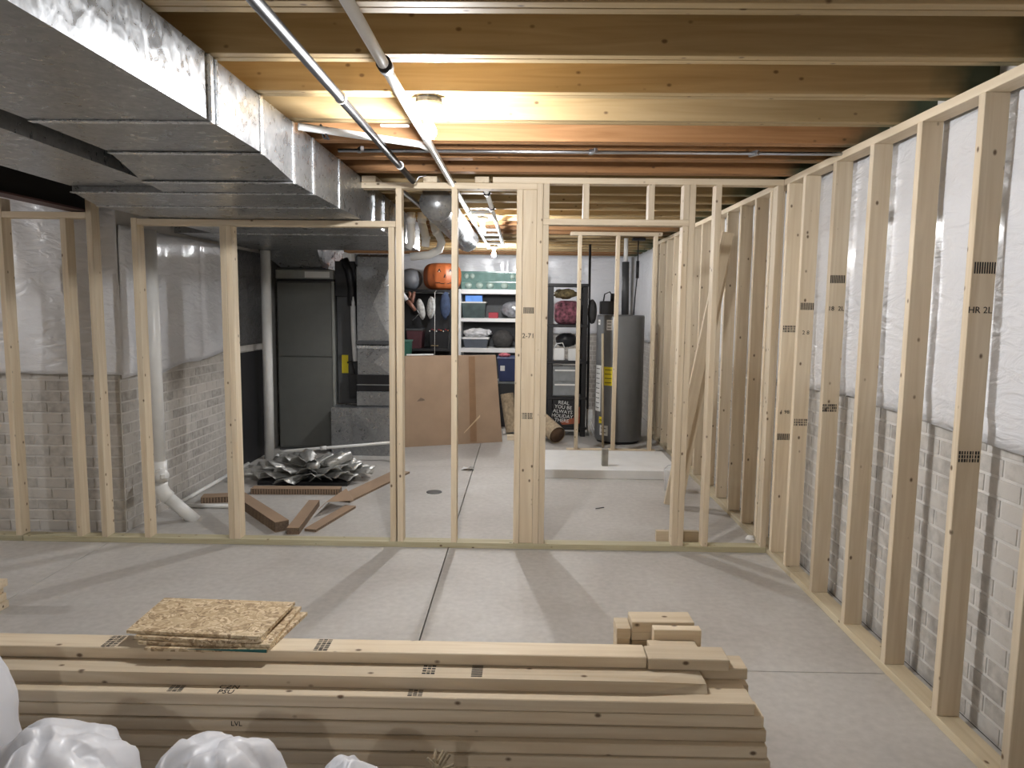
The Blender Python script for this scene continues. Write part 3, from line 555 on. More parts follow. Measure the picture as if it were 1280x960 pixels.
# ================================================================== furnace corner
fu = thing('furnace', (-2.37, 8.1, 0), 'tall dark grey furnace cabinet beside the left wall', 'furnace')
bx('cabinet', -2.69, -2.06, 7.80, 8.5, .02, 1.86, FURN, fu, .008); bx('upper_panel', -2.675, -2.085, 7.782, 7.799, 1.045, 1.845, FURN, fu, .004); bx('lower_panel', -2.675, -2.085, 7.782, 7.799, .05, 1.036, FURN, fu, .004)
bx('corner_trim', -2.083, -2.055, 7.776, 7.80, .02, 1.86, FURNL, fu, .002); bx('base_rail', -2.69, -2.06, 7.79, 8.5, 0, .02, DGREY, fu, 0); bx('black_gasket', -2.68, -2.07, 7.80, 8.5, 1.86, 1.885, BLACK, fu, 0)
bx('coil_box', -2.70, -2.07, 7.81, 8.5, 1.885, 1.985, FURNL, fu, .004); bx('rating_plate', -2.38, -2.11, 7.8045, 7.8095, 1.90, 1.965, LAB, fu, 0)
hexa('hood', [(-2.62, 7.78, 2.0), (-2.18, 7.78, 2.0), (-2.15, 8.45, 2.0), (-2.65, 8.45, 2.0), (-2.74, 7.40, 2.17), (-2.12, 7.40, 2.17), (-2.1, 8.45, 2.30), (-2.75, 8.45, 2.30)], GALV, fu); bx('hood_flange', -2.66, -2.14, 7.76, 8.46, 1.986, 2.0, DGREY, fu, .003)
sc_ = bx('side_cabinet', -2.05, -1.82, 7.86, 8.45, .52, 1.86, DGREY, fu, .004); bx('warning_label', -2.0, -1.93, 7.855, 7.8595, .86, 1.06, YEL, sc_, 0)
tube('flue_hose', [(-1.96, 7.83, 2.1), (-1.90, 7.82, 1.98), (-1.87, 7.82, 1.8), (-1.87, 7.82, 1.6)], .05, BLACK, fu, 12); bx('blower_box', -2.05, -1.83, 7.80, 8.1, 1.70, 2.08, BLACK, fu, .004)
tube('condensate_hose', [(-1.86, 7.80, 1.7), (-1.85, 7.79, 1.3), (-1.83, 7.77, 1.0)], .028, WHITE, fu, 10); tube('cable', [(-1.93, 7.83, .98), (-1.87, 7.78, 1.0), (-1.84, 7.77, .9), (-1.85, 7.8, .8)], .01, BLACK, fu, 8); bx('transformer', -1.90, -1.81, 7.76, 7.85, .60, .86, BLACK, fu, .004)
rt_ = thing('return_drop', (-1.6, 7.6, 0), 'upright cross broken sheet metal return duct beside the furnace', 'duct')
def xpanel(name, x0, x1, y, z0, z1, m, parent, dep=.35, out=.02):
    c = ((x0+x1)/2, y-out, (z0+z1)/2)
    V = [(x0, y, z0), (x1, y, z0), (x1, y, z1), (x0, y, z1), c, (x0, y+dep, z0), (x1, y+dep, z0), (x1, y+dep, z1), (x0, y+dep, z1)]
    return raw(name, V, [(0, 1, 4), (1, 2, 4), (2, 3, 4), (3, 0, 4), (5, 8, 7, 6), (0, 5, 6, 1), (1, 6, 7, 2), (2, 7, 8, 3), (3, 8, 5, 0)], m, parent)
xpanel('upper_duct', -1.79, -1.43, 7.70, 1.23, 2.02, GALV, rt_, .45, .03); bx('top_elbow', -1.80, -1.42, 7.66, 8.15, 2.02, 2.148, GALV, rt_, .03); bx('drive_cleat', -1.80, -1.42, 7.675, 8.16, 1.185, 1.23, DGREY, rt_, .006); bx('drive_cleat', -1.80, -1.42, 7.69, 8.15, 1.14, 1.18, GALVB, rt_, .006)
xpanel('middle_duct', -1.79, -1.43, 7.70, .86, 1.14, GALV, rt_, .45, .02); bx('filter_slot', -1.80, -1.42, 7.69, 8.15, .68, .86, BLACK, rt_, .004); bx('slot_rail', -1.80, -1.42, 7.684, 7.70, .745, .757, EMT, rt_, .002); bx('lower_band', -1.80, -1.42, 7.67, 8.15, .52, .68, GALV, rt_, .006)
xpanel('boot', -2.05, -1.82, 7.56, .0, .515, GALV, rt_, .27, .004); xpanel('boot', -1.818, -1.40, 7.54, .0, .515, GALV, rt_, .55, .02)
vp = thing('vent_stack', (-2.62, 7.3, 0), 'white plastic stack pipe standing in front of the furnace corner', 'pipe')
tube('riser', [(-2.640, 7.33, 0), (-2.632, 7.33, 2.15)], .05, PVC, vp, 18)
cp = thing('condensate_line', (-2.0, 7.25, .12), 'thin white condensate pipe sloping past the foot of the furnace', 'pipe')
tube('run', [(-2.52, 7.26, .062), (-2.44, 7.25, .098), (-2.06, 7.25, .135), (-1.32, 7.25, .205)], .0155, PVC, cp, 10); tube('coupling', [(-2.08, 7.25, .133), (-2.02, 7.25, .139)], .021, PVC, cp, 10); tube('leg', [(-2.56, 7.20, .0), (-2.52, 7.26, .062)], .0155, PVC, cp, 10); tube('leg', [(-1.32, 7.25, .205), (-1.32, 7.25, 0)], .0155, PVC, cp, 10)
tag(bx('shade_board', -2.772, -2.758, 6.60, 7.62, .0, 1.13, BLACK, None, .002), 'black sheet added as painted shade against the brick wall beside the white stack pipe', 'board')  # black sheet added where the brick wall lies in shade
# crumpled foil heap: pleated petals in rings
fo = thing('foil_heap', (-1.95, 6.4, 0), 'heap of crumpled silver foil duct wrap fanned out on the floor', 'foil')
rnd = random.Random(11)
bx('tray', -2.36, -1.55, 6.22, 6.62, .0, .035, BLACK, fo, .004)
def petal(a, r0, r1, w, z0, z1, tw):
    V, Fc = [], []; n, mseg = 6, 10
    for i in range(n+1):
        t = i/n; r = r0+(r1-r0)*t; z = z0+(z1-z0)*t-.04*t*t
        for j in range(mseg+1):
            s = j/mseg-.5; ww = w*(.30+.70*t)
            an = a+tw*t; rr = r-(.10*(abs(s)*2)**2*(r1-r0) if i == n else 0); x = rr*cos(an)-s*ww*sin(an); y = rr*sin(an)+s*ww*cos(an)
            V.append((-1.95+x, 6.46+y*.62, max(.04, z+.05*cos(s*pi)*(.35+t*.8)+.006*sin(s*19)*t)))
    for i in range(n):
        for j in range(mseg): k = i*(mseg+1)+j; Fc.append((k, k+1, k+mseg+2, k+mseg+1))
    o = raw('petal', V, Fc, FOIL, fo, True); m_ = o.modifiers.new('thickness', 'SOLIDIFY'); m_.thickness = .002
for ring, (n, r0, r1, z0, z1) in enumerate(((17, .14, .60, .045, .09), (14, .10, .46, .08, .165), (10, .05, .30, .11, .22))):
    for i in range(n): petal(2*pi*i/n+ring*.3+rnd.uniform(-.1, .1), r0, r1*rnd.uniform(.86, 1.1), 2*pi*r1/n*.95, z0, z1+rnd.uniform(-.02, .03), rnd.uniform(-.08, .08))
tube('rolled_foil', [(-1.76, 6.32, .17), (-1.60, 6.52, .22)], .045, FOIL, fo, 14); tube('rolled_foil', [(-1.90, 6.25, .17), (-1.80, 6.16, .20)], .03, FOIL, fo, 12)
# cardboard edge protectors
GC = 'cardboard strips on the floor behind the partition'
def strip(a, b, w, h, label, m=KRAFT, z=0.):
    a, b = Vector(a), Vector(b); d = (b-a); L_ = d.length; an = math.atan2(d.y, d.x)
    t = thing('cardboard_strip', ((a.x+b.x)/2, (a.y+b.y)/2, z), label, 'cardboard', GC)
    bx('core', -L_/2, L_/2, -w/2, w/2, .003, h-.003, KRAFTD, None, 0)
    c = COL.objects[-1]; 
    for o, nm, z0, z1 in ((c, 'core', .003, h-.003),): o.parent = t
    for nm, z0, z1 in (('liner', 0, .003), ('liner', h-.003, h)):
        q = link(nm, boxmesh(L_, w, z1-z0, 0), m, None, (0, 0, (z0+z1)/2)); q.parent = t
    n = int(L_/.022)
    V, Fc = [], []
    for i in range(n):
        x = -L_/2+L_*(i+.5)/n
        for sy in (-1, 1):
            k = len(V); y = sy*(w/2+.0012)
            V += [(x-.004, y, .004), (x+.004, y, .004), (x+.004, y, h-.004), (x-.004, y, h-.004)]; Fc.append((k, k+1, k+2, k+3))
    q = raw('honeycomb_ribs', V, Fc, KRAFT, None, loc=(0, 0, 0)); q.parent = t; q['kind'] = 'stuff'
    t.rotation_euler = (0, 0, an); return t
strip((-2.30, 5.66), (-1.70, 4.93), .10, .075, 'short thick honeycomb cardboard strip angled toward the bottom plate')
strip((-1.66, 5.58), (-1.60, 4.86), .085, .05, 'honeycomb cardboard strip lying straight toward the bottom plate')
strip((-1.50, 4.93), (-1.36, 5.55), .09, .02, 'flat thin cardboard strip beside the straight honeycomb strip')
strip((-1.48, 5.72), (-1.16, 6.78), .17, .018, 'long flat cardboard strip reaching toward the return duct')
strip((-2.30, 5.955), (-1.55, 5.985), .10, .05, 'long honeycomb cardboard strip under the front of the foil heap')
strip((-2.60, 5.66), (-2.33, 5.72), .12, .05, 'stubby dark honeycomb strip behind the double stud')
cf = raw('cardboard_flap', [(-1.55, 5.30, .051), (-1.50, 5.36, .10), (-1.42, 5.66, .13), (-1.56, 5.70, .03), (-1.545, 5.52, .055), (-1.35, 5.62, .04)], [(0, 1, 3, 4), (1, 2, 3), (1, 5, 2)], KRAFT); m_ = cf.modifiers.new('thickness', 'SOLIDIFY'); m_.thickness = .004
tag(cf, 'bent cardboard flap curling up between the cardboard strips', 'cardboard')
lathe('floor_drain', [(0, 0), (.068, 0), (.066, .004), (.05, .005), (0, .005)], (-.757, 6.07, 0), DGREY); tag(bpy.data.objects['floor_drain'], 'round dark drain cover set in the concrete floor', 'drain cover')
tag(raw('paper_scrap', [(-.60, 6.92, .001), (-.52, 6.9, .03), (-.50, 6.99, .001), (-.58, 7.0, .02), (-.50, 6.9, .05), (-.46, 6.93, .004)], [(0, 1, 3), (1, 2, 3), (1, 4, 5), (1, 5, 2)], WHITE), 'crumpled paper scrap on the floor near the drain cover', 'scrap')
tag(tube('wood_sliver', [(.60, 5.62, .004), (.67, 5.65, .006)], .004, DGREY, None, 6), 'tiny dark sliver on the floor inside the doorway', 'sliver')

# vent elbows
for i, (x, y) in enumerate(((-1.00, 6.40), (-.905, 6.40), (-.80, 6.40))):
    t = thing('vent_elbow', (x, y, 2.3), ['white vent pipe with straight drop beside two other vent elbows', 'middle white vent pipe bending down among three vent elbows', 'white vent pipe sweeping back below the other two elbows'][i], 'pipe', 'white vent pipes hanging from the joists')
    tube('drop', [(x, y, JZ-.001), (x+.0, y, 2.33)], .038, PVC, t, 16); tube('collar', [(x, y, 2.385), (x, y, 2.355)], .043, PVC, t, 16)
    if i == 0: tube('lower_pipe', [(x, y, 2.335), (x, y, 2.16), (x-.03, y, 2.11)], .034, PVC, t, 14)
    if i == 1: tube('bend', [(x, y, 2.335), (x+.02, y, 2.27), (x+.035, y, 2.20), (x+.03, y, 2.13)], .036, PVC, t, 14); tube('joint', [(x+.033, y, 2.215), (x+.035, y, 2.195)], .043, PVC, t, 14)
    if i == 2: tube('bend', [(x, y, 2.335), (x+.012, y, 2.28), (x+.05, y, 2.22), (x+.065, y+.03, 2.17), (x+.04, y+.075, 2.11), (x-.05, y+.085, 2.065), (x-.22, y+.085, 2.045)], .036, PVC, t, 14); tube('joint', [(x+.022, y, 2.265), (x+.035, y, 2.245)], .043, PVC, t, 14)

# ================================================================== right rear: platform, heater
tag(bx('white_platform', .05, 1.50, 6.635, 7.56, .0, .09, WHITE, None, .006), 'low flat white platform on the floor beyond the doorway', 'platform')
tag(bx('standing_offcut', .775, .835, 6.79, 6.85, .0905, .26, GREYB, None, .004), 'short grey offcut standing upright on the white platform', 'wood block')
wh = thing('water_heater', (1.165, 8.62, 0), 'tall grey cylindrical water heater behind the short stud frame', 'water heater')
HX, HY, HR = 1.165, 8.62, .283
lathe('tank', [(.0, .03), (HR-.01, .03), (HR, .045), (HR, 1.505), (HR-.008, 1.525), (0, 1.53)], (HX, HY, 0), TANK, wh, 48); lathe('foot_ring', [(0, 0), (HR-.03, 0), (HR-.03, .03), (0, .03)], (HX, HY, 0), BLACK, wh, 32)
bx('control_head', .915, 1.10, 8.52, 8.70, 1.531, 1.69, BLACK, wh, .01); tube('flue', [(1.205, 8.55, 1.53), (1.195, 8.55, 2.15)], .043, DGREY, wh, 18); tube('water_pipe', [(1.10, 8.62, 1.53), (1.10, 8.62, JZ)], .02, PVC, wh, 10); tube('vent_pipe', [(1.195, 8.55, 2.15), (1.195, 8.55, JZ)], .025, PVC, wh, 12)
tube('cable', [(.95, 8.58, 1.69), (.96, 8.57, 1.77), (1.02, 8.57, 1.80), (1.07, 8.57, 1.72)], .008, BLACK, wh, 8); tube('valve_stack', [(1.06, 8.58, 1.69), (1.06, 8.58, 1.78)], .03, BLACK, wh, 10)
tube('power_cord', [(1.33, 8.5, JZ-.02), (1.33, 8.5, 2.0), (1.31, 8.5, 1.75), (1.30, 8.5, 1.53)], .007, BLACK, wh, 8); tube('plug', [(1.33, 8.5, 2.16), (1.33, 8.5, 1.96)], .018, BLACK, wh, 8); bx('ceiling_outlet', 1.26, 1.41, 8.46, 8.54, JZ-.03, JZ-.001, BLACK, wh, .003)
def decal(name, a0, a1, z0, z1, m, lines=0):
    V, Fc = [], []; n = 6; r = HR+.0015
    for i in range(n+1):
        a = a0+(a1-a0)*i/n
        for z in (z0, z1): V.append((HX+r*cos(a), HY+r*sin(a), z))
    for i in range(n): Fc.append((2*i, 2*i+2, 2*i+3, 2*i+1))
    o = raw(name, V, Fc, m, wh, True)
    r += .0008
    for k in range(lines):
        zz = z1-(z1-z0)*(k+.7)/(lines+.4); V, Fc = [], []
        for i in range(n+1):
            a = a0+(a1-a0)*(.15+.65*i/n)
            for z in (zz-.004, zz+.004): V.append((HX+r*cos(a), HY+r*sin(a), z))
        for i in range(n): Fc.append((2*i, 2*i+2, 2*i+3, 2*i+1))
        raw('print_line', V, Fc, STAMP, o, True)
A = lambda d: math.radians(d)
decal('warning_label', A(188), A(214), .38, .93, LAB, 9); decal('energy_label', A(222), A(250), .70, .92, YEL, 4); decal('top_label', A(196), A(206), 1.41, 1.47, LAB, 1); decal('small_label', A(228), A(243), 1.35, 1.47, LAB, 3); decal('lower_label', A(214), A(238), .10, .22, LAB, 2); decal('green_tag', A(210), A(225), .24, .32, YEL, 1)
tag(tube('broom_handle', [(.90, 8.14, 1.32), (.93, 8.10, 0)], .014, HAND, None, 10), 'plain wooden pole standing in front of the grey water heater', 'pole')
tag(tube('support_pole', [(.85, 9.40, JZ-.001), (.865, 9.40, 0)], .016, BLACK, None, 12), 'thin black pole from floor to joists beside the black shelf', 'pole')
gd = thing('power_box', (.84, 8.98, 0), 'white plug box with trailing cables on a short post by the black shelf', 'power box')
bx('box', .815, .89, 8.95, 9.0, .20, .33, WHITE, gd, .006); tube('post', [(.835, 8.99, 0), (.835, 8.99, .21)], .012, WHITE, gd, 8)
for k in range(3): tube('cable', [(.83+.015*k, 8.95, .21), (.84+.03*k, 8.93, .10), (.86+.05*k, 8.92, .005)], .005, WHITE, gd, 6)

# ================================================================== black shelf and what it holds
bs = thing('black_shelf', (.57, 9.05, 0), 'black plastic shelving rack beside the thin black pole', 'shelf')
bx0, bx1, by0, by1 = .32, .78, 8.86, 9.24
for zz in (.12, .50, .95, 1.40, 1.90): bx('shelf_board', bx0-.02, bx1+.02, by0-.01, by1, zz-.035, zz, BLACK, bs, .004)
for x in (bx0, bx1-.04):
    for y in (by0, by1-.04): bx('post', x-.01, x+.05, y, y+.04, 0, 1.864, BLACK, bs, .004)
blob('fabric_bundle', (.55, 9.05, 1.545), (.165, .13, .15), PINK, None, .06, 3, 1., 4, -.1445, lambda p, d: Vector([math.copysign(abs(c/r)**.55, c)*r for c, r in zip(p, (.165, .13, .15))])); tag(bpy.data.objects['fabric_bundle'], 'pink and red patterned cloth bundle on the upper black shelf', 'bundle')
blob('plush_wreath', (.52, 9.02, 1.775), (.14, .10, .06), mat('olive_brown_foliage', (.17, .13, .06), .9, var=.8, scale=30), None, .35, 6, 2., 3); tag(bpy.data.objects['plush_wreath'], 'brownish wreath lying on the pink cloth bundle', 'wreath')
blob('backpack', (.86, 9.02, 1.56), (.058, .13, .155), MITT, None, .08, 3, 4., 3); tag(bpy.data.objects['backpack'], 'dark bag hanging off the side of the black shelf', 'bag')
blob('black_bag', (.55, 9.08, 1.20), (.14, .12, .09), BLACK, None, .2, 3, 6., 3); tag(bpy.data.objects['black_bag'], 'crumpled black bag behind the white basket on the black shelf', 'bag')
t = thing('white_basket', (.45, 8.96, .951), 'small white basket with a handle on the black shelf', 'basket'); bx('tub', .375, .52, 8.90, 9.03, .951, 1.10, WHITE, t, .01); tube('handle', [(.38, 8.91, 1.10), (.42, 8.90, 1.16), (.49, 8.90, 1.17), (.52, 8.91, 1.10)], .006, WHITE, t, 6)
tag(bx('white_carton', .565, .66, 8.91, 9.03, .951, 1.10, LAB, None, .003), 'little white carton beside the white basket on the black shelf', 'box')
dr = thing('drawer_unit', (.52, 9.0, .5), 'two drawer translucent plastic unit inside the black shelf', 'drawers'); bx('frame', .372, .70, 8.90, 9.18, .501, .875, CLEARW, dr, .006)
for z0 in (.515, .695): q = bx('drawer', .38, .69, 8.885, 8.90, z0, z0+.155, CLEARW, dr, .004); bx('handle_lip', .40, .67, 8.877, 8.885, z0+.125, z0+.145, LAB, q, .002)
tag(blob('stored_paper', (.45, 9.0, .885), (.07, .07, .009), LAB, None, .1, 3, 1., 2), 'flat white packet on top of the plastic drawer unit', 'packet')
sg = thing('printed_box', (.52, 8.84, .12), 'black printed box with white slogan lettering on the lowest black shelf', 'box')
bx('box_body', .378, .722, 8.85, 9.1, .121, .462, BLACK, sg, .004); PB = mat('box_print_orange', (.28, .07, .03), .5, var=.6, scale=9); raw('print_patch', [(.50, 8.8492, .15), (.718, 8.8492, .17), (.718, 8.8492, .38), (.66, 8.8492, .36), (.645, 8.8492, .24), (.47, 8.8492, .19)], [(0, 1, 2, 3, 4, 5)], PB, sg)
text('slogan_print', 'REAL\nYOU BE\nALWAYS\nHOLIDAY\nTHERE', .062, (.505, 8.848, .315), (pi/2, .1, 0), LAB, sg)
def rug(name, pts, r, label):
    t = thing(name, pts[0], label, 'rug', 'rolled rugs near the cardboard box'); tube('outer_roll', pts, r, RUG, t, 22, caps=False); pp = [Vector(p) for p in pts]
    d = (pp[0]-pp[1]).normalized(); tube('inner_roll', [pp[0]-d*.004, pp[-1]+d*.004], r*.86, RUGB, t, 20); return t
rug('rolled_rug', [(.42, 8.34, .108), (.20, 8.74, .25)], .105, 'rolled beige rug lying open end out on the floor beside the printed box')
rug('rolled_rug', [(-.12, 9.0, .022), (-.20, 9.10, .50)], .085, 'patterned rug roll standing behind the big cardboard sheet')
tag(bx('scrap_blocks', -.18, -.06, 8.55, 8.64, 0, .06, WX, None, .004), 'pale wood scrap on the floor beside the cardboard sheet', 'wood block')

# ================================================================== big cardboard carton
ct = thing('flat_carton', (-.77, 8.2, 0), 'large flat brown cardboard carton leaning in front of the storage shelves', 'carton')
hexa('panel', [(-1.335, 8.03, 0), (-.235, 8.44, 0), (-.255, 8.51, 0), (-1.355, 8.10, 0), (-1.345, 8.13, 1.035), (-.325, 8.50, 1.035), (-.345, 8.57, 1.035), (-1.365, 8.20, 1.035)], KRAFT, ct)
def onc(s, t_, off=-.003):          # a point on the carton face, s along and t up
    a = Vector((-1.335, 8.03, 0)).lerp(Vector((-.235, 8.44, 0)), s); b = Vector((-1.345, 8.13, 1.035)).lerp(Vector((-.325, 8.50, 1.035)), s)
    return a.lerp(b, t_)+Vector((.35, -.93, .1)).normalized()*(-off)
raw('tape_strip', [onc(.66, .02), onc(.73, .02), onc(.76, .99), onc(.69, .99)], [(0, 1, 2, 3)], mat('packing_tape_brown', (.28, .165, .09), .35), ct)
raw('tear', [onc(.60, .12, -.004), onc(.78, .30, -.004), onc(.78, .325, -.004), onc(.60, .13, -.004)], [(0, 1, 2, 3)], mat('torn_paper', (.62, .47, .30), .9), ct)
raw('scuff', [onc(.12, .50, -.004), onc(.20, .52, -.004), onc(.16, .54, -.004), onc(.20, .505, -.004)], [(0, 1, 2), (0, 3, 1)], KRAFTD, ct)
tag(tube('foam_edging', [onc(.01, 1.012, -.0)+Vector((0, .035, 0)), onc(.30, 1.012, 0)+Vector((0, .035, 0))], .010, WHITE, None, 8), 'ragged white foam edging on top of the flat carton', 'foam')

# ================================================================== storage rack with the pumpkin
rk = thing('storage_rack', (-1.33, 10.6, 0), 'black storage rack carrying the pumpkin and hanging costume pieces', 'shelf')
for zz in (.40, .99, 1.845): bx('shelf_board', -1.85, -1.03, 10.38, 10.92, zz-.035, zz, BLACK, rk, .003)
for x in (-1.85, -1.07):
    for y in (10.38, 10.88): bx('post', x, x+.04, y, y+.04, 0, 1.81, BLACK, rk, .003)
bx('back_panel', -1.85, -1.03, 10.925, 10.94, .1, 1.80, BLACK, rk, 0)
pk = thing('pumpkin', (-1.20, 10.62, 1.845), 'orange plastic jack o lantern with a smiling carved face on the rack', 'pumpkin')
PC = Vector((-1.20, 10.62, 2.041)); PR = (.285, .23, .195)
def prad(a, el):
    k = 1-.05*abs(cos(a*6)); ce_ = abs(cos(el))**.45; se_ = math.copysign(abs(sin(el))**.75, sin(el))
    return Vector((PR[0]*k*ce_*cos(a), PR[1]*k*ce_*sin(a), PR[2]*se_))
V, Fc = [], []; na, ne = 72, 20
for i in range(ne+1):
    el = -pi/2+pi*i/ne
    for j in range(na): V.append(PC+prad(2*pi*j/na, el))
for i in range(ne):
    for j in range(na): Fc.append((i*na+j, i*na+(j+1) % na, (i+1)*na+(j+1) % na, (i+1)*na+j))
raw('shell', V, Fc, ORANGE, pk, True)
def facepatch(name, pts, m):     # pts in (azimuth offset, elevation), laid on the shell
    c = [PC+prad(-pi/2+.22+a, e)*1.012 for a, e in pts]; raw(name, c, [tuple(range(len(c)))], m, pk)
for s in (-1, 1):
    facepatch('eye', [(s*.30-.11, .18), (s*.30, .18+.30), (s*.30+.11, .18), (s*.30+.05, .20), (s*.30, .30), (s*.30-.05, .20)], BLACK); facepatch('pupil', [(s*.30-.035, .19), (s*.30+.035, .19), (s*.30, .28)], LAB)
    facepatch('eyebrow', [(s*.30-.13, .60), (s*.30, .68), (s*.30+.13, .60), (s*.30, .64)], MAROON)
facepatch('nose', [(-.08, -.06), (.08, -.06), (0, .12)], BLACK)
up_ = [(-.62+1.24*i/12, -.30-.14*cos((i-6)/6*1.5)+(.30 if i in (0, 12) else 0)*1.2+(.04 if i % 3 == 0 else 0)) for i in range(13)]
facepatch('mouth', up_+[(a, e-.07) for a, e in reversed(up_)], BLACK)
blob('tent_dome', (-1.68, 10.68, 1.995), (.18, .2, .165), mat('grey_nylon', (.16, .17, .19), .5, var=.2), None, .06, 2, 3., 3, -.149); tag(bpy.data.objects['tent_dome'], 'grey nylon dome crammed beside the pumpkin on the rack', 'cloth')
def mitt(c, r, rx, label, sd):
    o = blob('knit_glove', c, r, GCLOTH, None, .1, 3, sd, 3); o.rotation_euler = rx; tag(o, label, 'glove', 'pale knitted gloves')
mitt((-1.475, 10.32, 1.565), (.055, .05, .15), (0, -.22, 0), 'slanted pale grey stuffed glove hanging below the rack top', 1.); mitt((-1.33, 10.32, 1.585), (.062, .05, .16), (0, .06, 0), 'fuller pale grey stuffed glove hanging beside the blue cloth', 2.)
blob('blue_cloth', (-1.13, 10.345, 1.62), (.075, .034, .19), BCLOTH, None, .2, 3, 3., 3); tag(bpy.data.objects['blue_cloth'], 'faded blue cloth hanging beside the gloves on the rack', 'cloth')
tag(tube('rubber_arm', [(-1.655, 10.235, 1.675), (-1.60, 10.23, 1.62), (-1.545, 10.23, 1.54)], [.03, .030, .022], SKIN, None, 10), 'brown rubber prop arm slanting across the rack', 'prop arm')
tag(tube('rubber_arm', [(-1.575, 10.34, 1.805), (-1.585, 10.32, 1.745), (-1.595, 10.32, 1.70), (-1.60, 10.31, 1.65)], [.02, .028, .026, .022], SKIN, None, 10), 'shorter brown rubber prop arm beside the gloves', 'prop arm')
tag(tube('rubber_arm', [(-1.655, 10.34, 1.805), (-1.63, 10.33, 1.77), (-1.64, 10.32, 1.715)], [.02, .026, .02], SKIN, None, 10), 'stubby brown rubber prop arm between two other arms', 'prop arm')
tag(tube('bandage_roll', [(-1.78, 10.25, 1.84), (-1.73, 10.245, 1.775), (-1.665, 10.24, 1.69)], [.03, .034, .03], WCLOTH, None, 10), 'white bandage sleeve around the slanting prop arm', 'sleeve')
tag(tube('wire_hanger', [(-1.56, 10.27, 1.60), (-1.49, 10.27, 1.50), (-1.59, 10.27, 1.40)], .005, EMT, None, 6), 'bent grey wire hanging from the rack', 'wire')
def bin_(name, x0, x1, y0, y1, z0, z1, m, ml, label, taper=.02, lid=True, group=None):
    t = thing(name, ((x0+x1)/2, (y0+y1)/2, z0), label, 'bin', group)
    hexa('tub', [(x0+taper, y0+taper, z0), (x1-taper, y0+taper, z0), (x1-taper, y1-taper, z0), (x0+taper, y1-taper, z0), (x0, y0, z1), (x1, y0, z1), (x1, y1, z1), (x0, y1, z1)], m, t)
    if lid: bx('lid', x0-.012, x1+.012, y0-.012, y1+.012, z1, z1+.03, ml, t, .006)
    else: bx('rim', x0-.008, x1+.008, y0-.008, y1+.008, z1-.02, z1+.004, ml, t, .004)
    return t
bin_('storage_bin', -1.70, -1.475, 10.42, 10.8, .991, 1.25, MAROON, DGREY, 'maroon plastic storage bin with dark lid on the black rack')
g_ = bin_('storage_bin', -1.72, -1.60, 10.12, 10.32, .845, 1.12, GREEN, mat('green_lid', (.10, .22, .18), .4), 'green plastic tub with rim standing before the maroon bin', .015, False)
tag(bx('crate_under_tub', -1.80, -1.25, 10.02, 10.35, 0, .844, KRAFT, None, .006), 'brown carton on the floor carrying the green tub', 'carton')
bb = bin_('black_basket', -1.37, -1.08, 10.42, 10.75, .991, 1.26, BLACK, BLACK, 'black basket trimmed with small pale beads on the rack', .02, False)
for i in range(9): blob('bead', (-1.36+.033*i, 10.405, 1.245+.012*((i*5) % 3)), (.011, .011, .011), [LAB, ORANGE, RED][(i*2) % 3], bb, 0, 1, 1, 1)
pc = thing('pull_cord', (-1.262, 10.36, 1.83), 'thin white pull cord hanging in front of the pumpkin rack', 'cord')
tube('cord', [(-1.262, 10.3785, 1.83), (-1.266, 10.25, 1.80), (-1.27, 10.25, .858)], .004, LAB, pc, 6); bx('cord_weight', -1.295, -1.255, 10.235, 10.265, .845, .862, LAB, pc, .002); bx('cord_frame', -1.32, -1.22, 10.22, 10.28, 1.04, 1.048, mat('brass_wire', (.4, .3, .15), .4, .8), pc, .001)

# ================================================================== white shelf unit
ws = thing('white_shelf', (-.48, 11.25, 0), 'white storage shelving against the plastic covered end wall', 'shelf')
sx0, sx1, sy0, sy1 = -1.0, .25, 11.02, 11.5
for z0, z1 in ((.40, .45), (.905, .972), (1.375, 1.432), (1.80, 1.872)): bx('shelf_board', sx0+.041, sx1-.041, sy0, sy1, z0, z1, WHITE, ws, .003)
for x in (sx0, sx1-.04): bx('side_panel', x, x+.04, sy0, sy1, 0, 1.872, WHITE, ws, .003)
bx('back_board', sx0+.041, sx1-.041, 11.49, 11.499, .1, 1.79, DGREY, ws, 0)
t = bin_('clear_tray', -.965, .20, 11.04, 11.44, 1.873, 1.992, CLEARG, CLEARG, 'lower translucent green tray of pearl balls on the white shelf', .01, False, 'translucent green trays')
for x in (-.85, -.68, -.52, -.30): blob('ball', (x, 11.045, 1.93), (.06, .03, .05), BALL, t, 0, 1, 1, 2)
t = bin_('clear_tray', -.965, .20, 11.04, 11.44, 1.998, 2.14, CLEARG, CLEARG, 'upper translucent green tray stacked on the tray of pearl balls', .01, False, 'translucent green trays')
for x in (-.88, -.79, -.18, -.10): blob('bauble', (x, 11.045, 2.07), (.04, .02, .045), BALL, t, .1, 2, x, 2)
bin_('storage_bin', -.95, -.585, 11.03, 11.42, 1.433, 1.68, mat('smoke_tote', (.07, .10, .10), .3, var=.3), LAB, 'smoky dark tote on the white shelf under the light blue card', .02, False)
tag(bx('blue_card_box', -.90, -.64, 11.10, 11.35, 1.6845, 1.78, LBLUE, None, .003), 'light blue box sitting on the smoky dark tote', 'box')
tag(bx('red_box', -.535, -.39, 11.03, 11.2, 1.433, 1.52, RED, None, .003), 'small dark red box beside the smoky dark tote', 'box')
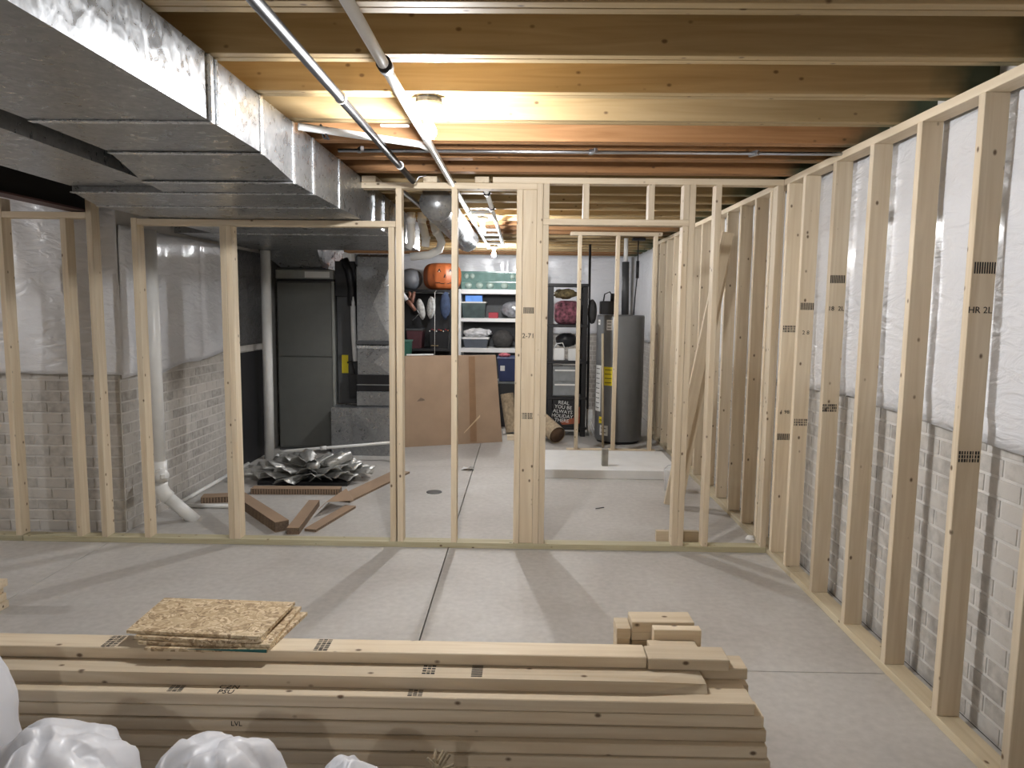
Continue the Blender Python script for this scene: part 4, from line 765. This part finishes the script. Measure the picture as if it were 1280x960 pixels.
blob('clear_sack', (-.11, 11.28, 1.565), (.25, .16, .135), mat('silver_wrap', (.42, .43, .46), .25, .3, var=.5, scale=14), None, .12, 4, 4., 3, -.132); tag(bpy.data.objects['clear_sack'], 'shiny grey plastic wrapped bundle behind the small red box', 'bundle')
bin_('storage_bin', -.93, -.54, 11.03, 11.40, .973, 1.105, mat('slate_tote', (.12, .135, .165), .4), WHITE, 'slate grey tote with a white lid on the white shelf', .03)
blob('white_cloth', (-.72, 11.2, 1.195), (.21, .15, .075), WCLOTH, None, .3, 4, 2., 4, -.058); tag(bpy.data.objects['white_cloth'], 'heaped white printed cloth on the slate grey tote', 'cloth')
blob('duffel_bag', (-.32, 11.2, 1.107), (.165, .14, .14), MITT, None, .1, 3, 8., 3, -.134); tag(bpy.data.objects['duffel_bag'], 'dark grey duffel bag beside the heaped white cloth', 'bag')
blob('folded_blanket', (-.02, 11.26, 1.10), (.12, .14, .13), MITT, None, .15, 3, 3., 3, -.127); tag(bpy.data.objects['folded_blanket'], 'dark folded blanket beyond the duffel bag on the white shelf', 'blanket')
tb = bin_('storage_bin', -.335, .10, 9.5, 9.95, .62, .905, BLUE, BLUE, 'navy blue tote with a white label beside the flat carton', .02); bx('label_sticker', -.30, -.24, 9.488, 9.4915, .76, .83, LAB, tb, 0)
bin_('storage_bin', -.33, .10, 9.5, 9.95, .30, .585, mat('charcoal_tote', (.03, .032, .035), .45), mat('tote_lid_grey', (.16, .18, .18), .4), 'charcoal tote under the navy blue tote', .02)
bin_('storage_bin', -.33, .10, 9.5, 9.95, .0, .27, mat('charcoal_tote_b', (.035, .036, .04), .45), DGREY, 'lowest charcoal tote on the floor in the stack of totes', .02)
tag(blob('soft_toy', (-.25, 9.7, .957), (.08, .1, .03), mat('pink_plush', (.45, .12, .15), .95, var=.6, scale=30), None, .2, 4, 1., 3, -.022), 'pinkish soft toy lying on the navy blue tote', 'toy')
tag(bx('light_switch_box', .055, .125, 8.13, 8.18, JZ-.10, JZ-.001, WHITE, None, .004), 'white electrical box fixed under a joist near the short frame', 'electrical box')
